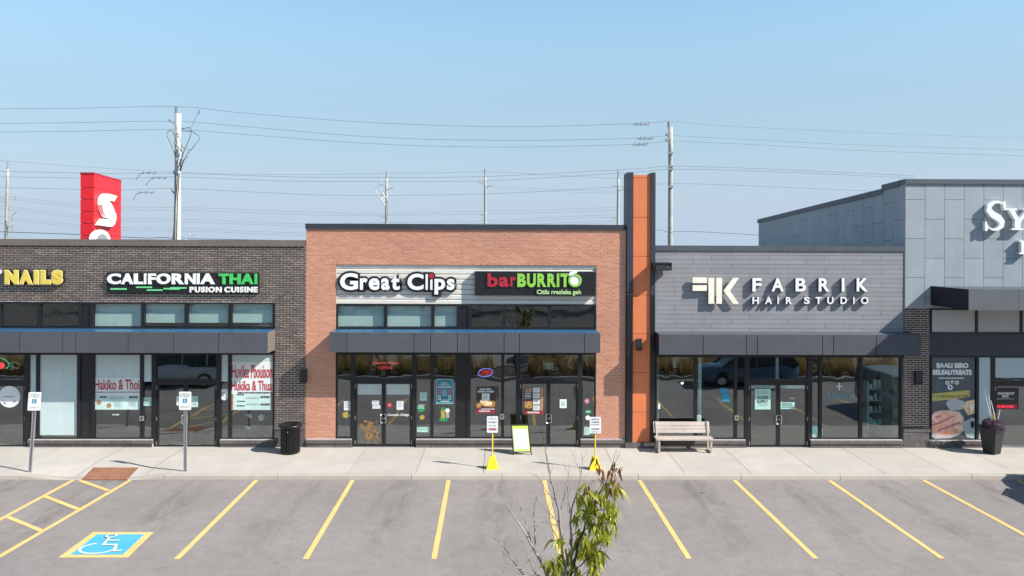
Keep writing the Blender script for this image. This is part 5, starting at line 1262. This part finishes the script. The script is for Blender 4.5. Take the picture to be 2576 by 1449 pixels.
# second near pole
t, top = pole('bare wooden pole rising behind the orange pylon', 1687, 320, 50.0, .19, .145, .02); X2 = top.x
pins(t, X2-.14, 49.95, top.z-.05, .42); MB().box(X2-.2, X2-.1, 49.8, 49.9, top.z-.9, top.z-.05).build('cutout_switch', M_ins, t)
brackets(t, X2, 49.9, P(1681, 341, 50).z, -1, .3); brackets(t, X2, 49.9, P(1681, 354, 50).z, -1, .32)
for y in (385, 418, 425, 470): 
    p = P(1687, y, 49.8); MB().box(p.x-.17, p.x+.17, 49.76, 49.86, p.z-.07, p.z+.07).build('bracket', M_ins, t)
# far poles
far = []
for px, py, lb, ln in ((19.5, 425, 'far wooden pole with short side arms at the picture edge', -.35), (972.5, 448, 'far wooden pole with hanging cables above the salmon parapet', 0), (1220.5, 442, 'far plain wooden pole between the other two above salmon parapet', .1), (1555.5, 450, 'far thin pole close beside the orange pylon', -.05)):
    t, top = pole(lb, px, py, D2, .19, .14, ln); far.append((t, top)); pins(t, top.x-.02, D2, top.z, .8 if px < 1500 else 1.0)
    for dy in ((72, 80, 135, 142, 188, 194) if px < 100 else (16, 24, 96, 128)):
        z = P(px, py+dy, D2).z; s = -1 if dy % 16 == 0 or dy in (72, 135, 188) else 1
        MB().tube([(top.x, D2-.12, z-.25), (top.x+s*.75, D2-.15, z)], .04, 5).build('arm', M_ins, t)
t, top = far[1]
def z8(x, y): return ((900+x/2.576)*.9434, (260+y/2.576)*.9434)
for pts, r in (([(275, 508), (290, 560), (305, 590), (325, 600)], .03), ([(300, 590), (260, 620), (262, 640), (290, 680)], .025), ([(295, 630), (312, 660), (330, 690)], .06), ([(292, 690), (315, 720), (328, 745)], .08), ([(308, 640), (306, 680), (328, 715)], .05), ([(343, 700), (343, 860)], .06)):
    MB().tube(pxs([z8(x, y) for x, y in pts], D2-.3), r, 5).build('hanging_cable', M_ins, t)
t, top = far[0]
for pts, r in (([(150, 900), (158, 950), (130, 1000), (135, 1060), (120, 1150), (130, 1240), (110, 1360)], .04), ([(160, 1105), (125, 1135), (110, 1200), (118, 1300)], .04), ([(80, 1160), (90, 1250), (75, 1360)], .05)):
    MB().tube(pxs([((x/3.623)*.9434, (260+y/3.6225)*.9434) for x, y in pts], D2-.3), r, 4).build('hanging_cable', M_ins, t)
# wires
def smooth(pts, n=6):
    out = []
    for i in range(len(pts)-1):
        p0, p1, p2, p3_ = pts[max(i-1, 0)], pts[i], pts[i+1], pts[min(i+2, len(pts)-1)]
        for k in range(n):
            s_ = k/n; out.append(tuple(.5*(2*b+(c-a)*s_+(2*a-5*b+4*c-d)*s_*s_+(3*b-a-3*c+d)*s_**3) for a, b, c, d in zip(p0, p1, p2, p3_)))
    return out+[pts[-1]]
def wire(label, pts, Y, r=.011, mat=None, group='overhead wires behind the shops'):
    ex = smooth(pts); Ys = Y if callable(Y) else (lambda x: Y)
    tag(MB().tube([tuple(P(x, y, Ys(x))) for x, y in ex], r, 4).build('overhead_wire', mat or M_wire), label, 'wire', group)
Y1 = lambda x: D1+max(0, (x-443))/1240*3.0-.12
UP = iter(['topmost wire of the trio slung between the two tall poles', 'middle wire of the trio slung between the two tall poles', 'lowest wire of the trio slung between the two tall poles'])
wire(next(UP), [(-120, 274), (150, 273), (443, 268), (600, 283), (849, 303), (1040, 313), (1215, 318), (1362, 318), (1592, 311), (1681, 305)], Y1)
wire(next(UP), [(-120, 311), (150, 309), (430, 305), (600, 317), (849, 338.5), (1040, 349), (1215, 352.5), (1362, 353), (1592, 348), (1679, 341)], Y1)
wire(next(UP), [(-120, 332), (150, 331), (430, 326), (600, 337), (849, 356), (1040, 366), (1215, 369.5), (1362, 369), (1592, 363), (1679, 354.5)], Y1)
DN = iter(['highest faint wire running on from the plain tall pole over the store', 'second faint wire running on from the plain tall pole over the store', 'lowest faint wire running on from the plain tall pole over the store'])
wire(next(DN), [(1681, 305), (1850, 318), (2100, 330), (2400, 342), (2700, 350)], 50, .006); wire(next(DN), [(1690, 341), (1900, 352), (2200, 366), (2700, 380)], 50, .007); wire(next(DN), [(1690, 355), (1900, 364), (2200, 380), (2700, 396)], 50, .008)
MID = iter(['wire passing over the very top of the red pylon sign', 'wire passing just behind the top edge of the red pylon sign', 'wire passing behind the red pylon sign above its white emblem'])
wire(next(MID), [(-100, 430), (100, 433), (250, 436), (440, 436), (700, 444), (849, 446), (1215, 444), (1592, 425), (1690, 418), (1900, 424), (2300, 442)], Y1, .010)
wire(next(MID), [(-100, 444), (100, 446), (300, 449), (440, 445), (700, 455), (849, 456.5), (1215, 455), (1592, 433), (1690, 426), (1900, 430), (2300, 448)], Y1, .010)
wire(next(MID), [(-100, 470), (100, 474), (300, 478), (430, 474), (700, 486), (849, 491), (1215, 488), (1556, 470), (1690, 462), (1900, 468), (2300, 486)], Y1, .0095)
wire('dark sagging wire just above the taupe parapet', [(-100, 580), (0, 583), (200, 590), (330, 597), (380, 599), (405, 597), (440, 600)], D1-.3, .018, M_dwire)
wire('dark low wire between the thick pole and salmon shop', [(455, 598), (500, 600.5), (620, 603), (800, 606)], D1-.3, .014, M_dwire)
wire('low wire meeting the plain tall pole above the grey planks', [(1600, 565), (1647, 578), (1662, 578), (1684, 585), (1700, 582), (1760, 583), (1850, 588), (1960, 594), (2100, 600)], 49.8, .013, M_dwire)
FR = iter(['fine distant wire joining the tips of the far poles']+['fine distant wire between the far poles, %s below their tips' % w for w in ('first', 'second', 'third', 'fourth', 'fifth', 'sixth')]+['short fine wire, upper of two beside the orange pylon', 'short fine wire, lower of two beside the orange pylon'])
wire(next(FR), [(-60, 402), (19, 405), (200, 419), (400, 431), (600, 438), (800, 439), (972, 436), (1100, 435), (1220, 432), (1350, 438), (1560, 450)], D2, .012)
for k, (a, b, c, d) in enumerate(((497, 545, 553, 541), (503, 552, 558, 548), (522, 575, 574, 560), (529, 581, 580, 566), (548, 598, 596, 575), (554, 604, 600, 580))):
    wire(next(FR), [(-60, a-5), (19, a-2), (250, a+(b-a)*.45), (500, b-22), (760, b-12), (972, c-14 if k > 1 else c-16), (1220, d-10 if k < 2 else d-4), (1400, d-14), (1556, d-20)], D2, .010)
wire(next(FR), [(1220, 466), (1350, 474), (1556, 481)], D2, .009); wire(next(FR), [(1220, 470), (1350, 480), (1556, 486)], D2, .009)
# small clusters of clamps that hang on the wires
for i, (x, y, lb) in enumerate(((1612, 313, 'highest'), (1622, 349, 'middle'), (1608, 364, 'lowest'))):
    c = P(x, y, 49.6); t = thing('wire_damper', 'grey clamp cluster on the %s wire of the trio near plain pole' % lb, 'wire clamp', tuple(c), 'clamp clusters on the wires')
    MB().box(c.x-.5, c.x+.45, c.y-.03, c.y+.03, c.z-.05, c.z+.03).build('clamp_bar', M_ins, t)
    for dx in (-.3, -.02, .3, .5): MB().tube([(c.x+dx, c.y, c.z-.08), (c.x+dx+.05, c.y, c.z+.16)], .03, 5).build('clamp', M_ins, t)
for i, (x, y, lb) in enumerate(((372, 436, 'upper'), (398, 449, 'second'), (365, 485, 'lower'))):
    c = P(x, y, 46.7); t = thing('wire_switch', 'dark switch hanging on the %s wire beside the thick pole' % lb, 'wire switch', tuple(c), 'switches on the wires by the thick pole')
    MB().tube([(c.x-.75, c.y, c.z-.45), (c.x-.5, c.y, c.z-.05), (c.x, c.y, c.z+.06), (c.x+.55, c.y, c.z)], .018, 5).build('switch_arm', M_wire, t)
    for dx in (-.4, 0, .35): MB().tube([(c.x+dx, c.y, c.z-.05), (c.x+dx+.16, c.y, c.z+.09)], .035, 5).build('switch_joint', M_ins, t)
# cobra head street lamp
c = P(470, 604, 60); e = P(492, 594, 60)
t = thing('street_lamp', 'white curved street lamp head peeping over the taupe parapet', 'street lamp', (c.x-.3, 60, 0))
MB().tube([(c.x-.35, 60, 0), (c.x-.3, 60, c.z-1)], [.1, .07], 8).build('lamp_post', M_white, t); MB().tube([(c.x-.3, 60, c.z-1), (c.x-.12, 60, c.z), (c.x+.2, 60, e.z+.08), (e.x-.25, 60, e.z+.12)], .05, 6).build('arm', M_white, t)
MB().hexa([(e.x-.3, 59.85, e.z+.03), (e.x+.3, 59.9, e.z-.02), (e.x+.3, 60.1, e.z-.02), (e.x-.3, 60.15, e.z+.03)], [(e.x-.3, 59.9, e.z+.16), (e.x+.25, 59.93, e.z+.06), (e.x+.25, 60.07, e.z+.06), (e.x-.3, 60.1, e.z+.16)]).build('lamp_head', M_ins, t)

# ================================================================== young tree in the near island
TY = 10.0
def z6(x, y): return (1207.6+x*.2317, 1113.2+y*.2317)
def tp3(x, y, dy=0): return P(*z6(x, y), TY+dy)
base = P(1392, 1449, TY); bx = base.x
tree = thing('young_tree', 'young tree with drooping yellow green leaves and bare twigs in foreground', 'tree', (bx, TY, .1))
MB().tube([(bx, TY, .05), (bx+.02, TY, 1.0), (bx-.03, TY+.02, 1.9), tuple(tp3(860, 1560))], [.065, .055, .05, .042], 8).build('trunk', M_dbark, tree, True)
stems = [ # zoom points, radius start, end, depth offset start/end, bare?
 ([(860, 1560), (740, 1449), (680, 1340), (600, 1190), (480, 980), (340, 750), (295, 670)], .026, .004, 0, .15, 1),
 ([(640, 1270), (560, 1080), (480, 830), (415, 645)], .010, .003, .05, .25, 1),
 ([(860, 1560), (930, 1449), (905, 1180), (870, 900), (860, 780), (830, 620), (780, 450), (745, 300), (715, 150), (700, 80)], .024, .003, 0, -.1, 1),
 ([(870, 880), (770, 780), (690, 700), (590, 585)], .008, .003, -.02, -.25, 1),
 ([(830, 630), (750, 560), (690, 470), (600, 330)], .008, .002, -.05, .2, 1),
 ([(860, 770), (900, 640), (950, 430), (975, 190)], .010, .002, 0, .2, 1),
 ([(860, 1560), (985, 1449), (990, 1050), (985, 800), (1030, 600), (1085, 420), (1110, 250), (1105, 90)], .018, .002, .05, .3, 1),
 ([(985, 800), (960, 620), (945, 480), (915, 420)], .008, .002, .05, -.2, 1),
 ([(1085, 430), (1085, 330), (1040, 200), (975, 70)], .006, .002, .2, .35, 1),
 ([(870, 900), (770, 880), (750, 760), (750, 640)], .007, .002, 0, .2, 1),
 ([(900, 1130), (770, 920), (690, 830)], .008, .002, 0, -.2, 1),
 ([(600, 1100), (590, 900), (580, 780), (560, 560)], .008, .002, .1, .3, 1),
 ([(580, 800), (605, 640), (600, 600)], .005, .002, .2, .2, 1),
 ([(620, 1449), (520, 1250), (470, 1080), (380, 960)], .008, .002, -.1, -.3, 1),
 ([(650, 1449), (440, 1380), (300, 1290), (185, 1180)], .009, .002, -.1, -.3, 1),
 ([(560, 1500), (440, 1400), (330, 1240), (250, 1120), (175, 990)], .009, .002, .1, .35, 1),
 ([(500, 1449), (300, 1449), (245, 1340)], .006, .002, -.2, -.3, 1),
 ([(860, 1560), (985, 1440), (1060, 1150), (1130, 950), (1180, 800), (1270, 600), (1340, 480), (1400, 350), (1440, 250), (1470, 90)], .024, .002, .02, .1, 0),
 ([(1400, 350), (1470, 210), (1530, 90)], .005, .002, .1, .15, 1),
 ([(1180, 800), (1250, 740), (1400, 720), (1480, 700)], .008, .003, .05, -.2, 0),
 ([(1130, 950), (1240, 900), (1400, 860)], .008, .003, .03, -.3, 0),
 ([(1060, 1150), (1180, 1080), (1330, 1060)], .008, .003, .02, .25, 0),
 ([(985, 1440), (1100, 1320), (1260, 1200), (1340, 1180)], .009, .003, 0, -.25, 0),
 ([(1100, 1449), (1200, 1370), (1300, 1270), (1380, 1160)], .006, .002, -.1, -.2, 1),
 ([(1300, 1449), (1360, 1380), (1390, 1320)], .006, .003, .1, .1, 1),
 ([(1270, 600), (1160, 560), (1060, 620)], .007, .003, .05, .2, 0),
 ([(985, 1449), (860, 1350), (760, 1310), (715, 1280)], .008, .003, .05, -.1, 0),
 ([(930, 1300), (870, 1140), (850, 1050)], .007, .003, 0, -.15, 0)]
rg = random.Random(4)
allp = []
for pts, r0, r1, d0, d1, bare in stems:
    n = len(pts)-1; w3 = [tp3(x, y, d0+(d1-d0)*i/n) for i, (x, y) in enumerate(pts)]
    sm = [Vector(a) for a in smooth([tuple(a) for a in w3], 3)]; k = len(sm)-1
    sm = [a+Vector((rg.uniform(-1, 1), rg.uniform(-1, 1), rg.uniform(-1, 1)))*.006*(0 < i < k) for i, a in enumerate(sm)]
    MB().tube(sm, [(r0*(1-i/k)+r1*i/k)*(1.15 if bare else .95) for i in range(k+1)], 5).build('branch', M_dbark if not bare else M_bark, tree, True)
    allp.append((sm, bare))
tw = MB(); side_ = 1
for sm, bare in allp:
    if not bare: continue
    acc = 0
    for a, b in zip(sm[1:], sm[2:]):
        acc += (b-a).length
        if acc > .11:
            acc = 0; side_ = -side_; d = (b-a).normalized()
            s_ = d.cross(Vector((rg.uniform(-.3, .3), 1, rg.uniform(-.3, .3)))).normalized()*side_
            L_ = rg.uniform(.05, .2); e1 = a+(d*.75+s_*.6)*L_*.55; e2 = e1+(d*.9+s_*.35)*L_*.5
            tw.tube([a, e1, e2], [.0032, .0024, .0016], 3)
            if rg.random() < .5: tw.tube([e1, e1+(d*.4-s_*.6)*L_*.3], [.002, .0014], 3)
tw.build('twig', M_bark, tree)['kind'] = 'stuff'
# leaves: folded, drooping blades
def leafmesh(name, mat, L_, w_, droop, twist):
    v, f = [], []
    for i in range(6):
        s_ = i/5; ww = w_*math.sin(PI*min(.995, s_**.75+.02)); x = L_*s_; z = -droop*L_*s_*s_
        c, q = math.cos(twist*s_), math.sin(twist*s_)
        v += [(x, ww*c, z+ww*(.25+q)), (x, 0, z), (x, -ww*c, z+ww*(.25-q))]
    for i in range(5):
        a = 3*i; f += [(a, a+1, a+4, a+3), (a+1, a+2, a+5, a+4)]
    me = bpy.data.meshes.new(name); me.from_pydata(v, [], f); me.materials.append(mat); me.polygons.foreach_set('use_smooth', [True]*len(me.polygons)); return me
G_L = [leafmesh('leaf', M_leaf, .19, .021, .30, .3), leafmesh('leaf', M_leaf, .23, .023, .45, -.3), leafmesh('leaf', M_leaf, .15, .019, .2, .5)]
R_L = [leafmesh('leaf', M_leafr, .12, .017, .3, .4), leafmesh('leaf', M_leafr, .15, .018, .5, -.4)]
RED = [(1290, 215), (1300, 300), (1450, 250), (1430, 320), (1520, 270), (1310, 390), (1440, 400)]
GRN = [(1150, 520), (1250, 540), (1400, 470), (1480, 500), (1080, 600), (1180, 630), (1330, 600), (1400, 660), (1450, 730), (1120, 750), (1050, 800), (1220, 690), (1330, 790), (1440, 850), (1380, 930), (1230, 890), (1090, 970), (1150, 1040), (1250, 1060), (1330, 1030), (860, 1080), (1180, 1160), (1120, 1210), (1270, 1180), (1320, 1210), (940, 1200), (780, 1290), (850, 1340), (1270, 1290), (1000, 1310), (1060, 1080), (1400, 760), (1160, 820), (1290, 940), (1200, 1250), (880, 1250), (920, 1400), (1040, 1400), (1220, 1380)]
cnt = 0; wt = wl(tree)
fol = MB()
for grp, cl in ((R_L, RED), (G_L, GRN)):
    for (x, y) in cl:
        c = tp3(x, y, rg.uniform(-.22, .22)); n = 5 if grp is R_L else 15
        for i in range(n):
            yaw = rg.uniform(0, 6.28); pit = 1.45-1.2*rg.random()**1.8; p = c+Vector((rg.gauss(0, .028), rg.gauss(0, .04), rg.gauss(.02, .03)))
            mt = Matrix.Rotation(yaw, 3, 'Z') @ Matrix.Rotation(pit, 3, 'Y') @ Matrix.Rotation(rg.uniform(-.9, .9), 3, 'X'); sc = rg.uniform(.7, 1.15)
            me = rg.choice(grp if not (grp is G_L and y < 560 and rg.random() < .3) else R_L)
            if cnt < 300:
                o = link('leaf', me, tree, p-wt); o.rotation_euler = mt.to_euler(); o.scale = (sc,)*3; cnt += 1
            else:
                mm = fol if me in G_L else fol
                mm.add([p+mt @ (Vector(a.co)*sc) for a in me.vertices], [tuple(q.vertices) for q in me.polygons])
fol.build('foliage', M_leaf, tree, True, fix=False)['kind'] = 'stuff'

# ================================================================== near island and far side of the lot, seen in the shop glass
isl = struct(thing('planting_island', None, None, (0, 9, 0), kind='structure'))
MB().box(-34, 34, 8.2, 11.2, -.05, .06).build('mulch_bed', M_soil, isl)
m = MB(); m.box(-34.15, 34.15, 8.05, 8.2, -.05, .15); m.box(-34.15, 34.15, 11.2, 11.35, -.05, .15); m.box(-34.15, -34, 8.2, 11.2, -.05, .15); m.box(34, 34.15, 8.2, 11.2, -.05, .15); m.build('island_kerb', M_kerb, isl)
rg = random.Random(8); m = MB(); x = -30
while x < 30:
    if abs(x-.6) > .7:
        for yy in (9.2, 10.2):
            cx, cy, h = x+rg.uniform(-.25, .25), yy+rg.uniform(-.2, .2), rg.uniform(1.0, 1.45)
            for i in range(70):
                a = rg.uniform(0, 6.28); r = abs(rg.gauss(0, .28)); b = Vector((cx+.12*math.cos(a), cy+.12*math.sin(a), .05)); tpv = Vector((cx+r*math.cos(a), cy+r*math.sin(a), h*rg.uniform(.75, 1.05))); e = Vector((-math.sin(a), math.cos(a), 0))*.016
                m.add([b-e, b+e, tpv], [(0, 1, 2)])
    x += .46
g_ = m.build('golden_grass', M_grass, fix=False); tag(g_, 'row of tall golden ornamental grass mirrored in the shop windows', 'grass', kind='stuff')
def car(label, loc, rot, paint, van=0, group='parked cars mirrored in the shop glass'):
    t = thing('parked_car', label, 'car', (0, 0, 0), group); L_, Wd = 4.7, .93; H = 1.95 if van else 1.66
    st = [(-2.35, .62, .45, .70), (-2.30, .80, .30, .86), (-1.6, .92, .22, .98), (-.7, .93, .20, 1.02), (.6, .93, .20, 1.03), (1.7, .92, .22, 1.05), (2.25, .86, .30, 1.03), (2.35, .74, .42, .95)]
    v, f = [], []
    for y, w, z0, z1 in st: v += [(-w*.92, y, z0), (-w, y, z0+.22), (-w, y, z1-.18), (-w*.86, y, z1), (0, y, z1+.04), (w*.86, y, z1), (w, y, z1-.18), (w, y, z0+.22), (w*.92, y, z0)]
    n = 9
    for i in range(len(st)-1):
        for j in range(n): f.append((i*n+j, i*n+(j+1) % n, (i+1)*n+(j+1) % n, (i+1)*n+j))
    f += [tuple(range(n)), tuple(range(len(st)*n-1, len(st)*n-n-1, -1))]
    MB().add(v, f).build('body', paint, t, True, local=True)
    def cabin(y0, y1, y2, y3, z0, z1, w0, w1, nm, mt):
        MB().hexa([(-w0, y0, z0), (w0, y0, z0), (w0, y3, z0), (-w0, y3, z0)], [(-w1, y1, z1), (w1, y1, z1), (w1, y2, z1), (-w1, y2, z1)]).build(nm, mt, t, local=True)
    cabin(-1.35, -.45, 2.0, 2.3, .98, H-.06, .86, .66, 'windows', M_cwin); cabin(-.52, -.35, 1.95, 2.08, H-.06, H, .68, .60, 'roof', paint)
    for s in (-1, 1):
        for y0, y1 in ((-1.36, -.5), (.35, .35), (1.55, 1.6), (2.27, 2.03)):
            MB().tube([(s*.865, y0, 1.0), (s*.675, y1, H-.04)], .035, 4).build('pillar', paint, t, local=True)
        MB().box(s*.62-.16, s*.62+.16, -2.37, -2.25, .66, .80).build('headlight', M_frost, t, local=True)
        MB().box(s*.93-.09, s*.93+.09, -.95, -.85, 1.02, 1.16).build('mirror', paint, t, local=True)
        for y in (-1.42, 1.42):
            w = MB(); w.lathe(0, 0, [(.20, -.11), (.33, -.10), (.345, -.06), (.345, .06), (.33, .10), (.20, .11)], 20); w.v = [(z+s*.84, x+y, q+.345) for x, q, z in w.v]; tyre = w.build('wheel', M_tyre, t, local=True)
            w = MB(); w.lathe(0, 0, [(.21, -.10), (.20, .115), (.06, .12)], 12); w.v = [(s*z+s*.84, x+y, q+.345) for x, q, z in w.v]; w.build('rim', M_silver, tyre, local=True)
    MB().box(-.5, .5, -2.372, -2.3, .50, .64).build('grille', M_lampb, t, local=True); MB().box(-.3, .3, -2.39, -2.32, .40, .49).build('number_plate', M_white, t, local=True)
    t.location = loc; t.rotation_euler = (0, 0, rot); return t
def cp(nm, c): return pm(nm, c, .18, .1, .02, 2)
paints = [cp('white_car_paint', (.62, .63, .64)), cp('dark_blue_car_paint', (.03, .05, .10)), cp('silver_car_paint', (.34, .36, .38)), cp('black_car_paint', (.012, .012, .014)), cp('steel_blue_car_paint', (.10, .17, .26)), cp('grey_car_paint', (.12, .125, .13))]
car('car parked just beyond the picture edge casting its shadow on asphalt', (16.15, 19.0, 0), PI, paints[5], 0, None)
nmz = ['white', 'dark blue', 'silver', 'black', 'steel blue', 'grey']
car('dark blue car in the driving aisle beyond the bench side of the picture', (11.9, 12.5, 0), -PI/2, paints[4], 0)
car('white van in the driving aisle beyond the accessible bay', (-15.6, 12.5, 0), -PI/2, paints[0], 1)
k = 0
for i, x in enumerate((-19.5, -14.0, -8.4, -3.0, 2.6, 8.0, 13.6, 19.0)):
    j = (i*5+1) % 6; vn = i % 2
    car('%s %s behind the golden grass, %s the tree' % (nmz[j], 'van' if vn else 'car', ['farthest one way from', 'well away from', 'two bays from', 'nearest one side of', 'nearest other side of', 'two bays past', 'well past', 'farthest past'][i]), (x, 5.2+rg.uniform(-.2, .2), 0), PI, paints[j], vn)
def bigtree(label, x, y, h, r, seed):
    rr = random.Random(seed); t = thing('leafy_tree', label, 'tree', (x, y, 0), 'trees across the parking lot mirrored in the shop glass')
    MB().tube([(x, y, -.05), (x+.1, y, h*.3), (x, y+.1, h*.7)], [.22, .17, .07], 8).build('trunk', M_dbark, t)
    m = MB()
    for i in range(900):
        d = Vector((rr.gauss(0, 1), rr.gauss(0, 1), rr.gauss(0, 1))).normalized()*r*(.45+.6*rr.random()**.5)*(1+.25*math.sin(5*i)); p = Vector((x, y, h*.62))+Vector((d.x, d.y, d.z*h*.42/r))
        a = Vector((rr.uniform(-1, 1), rr.uniform(-1, 1), rr.uniform(-1, 1))).normalized()*.32; b = a.cross(Vector((rr.uniform(-1, 1), rr.uniform(-1, 1), 1))).normalized()*.22
        m.add([p-a, p+b, p+a, p-b], [(0, 1, 2, 3)])
    m.build('crown', M_bush, t, fix=False)
for i, x in enumerate((-34, -21, -9, 3, 15, 28)):
    bigtree(['dark leafy tree across the lot, farthest from the store', 'dark leafy tree across the lot opposite nail bar', 'dark leafy tree across the lot opposite thai shop', 'dark leafy tree across the lot opposite salmon shop', 'dark leafy tree across the lot opposite hair studio', 'dark leafy tree across the lot opposite the store'][i], x+rg.uniform(-2, 2), -30+rg.uniform(-3, 3), rg.uniform(7, 10), rg.uniform(2.6, 3.8), i)
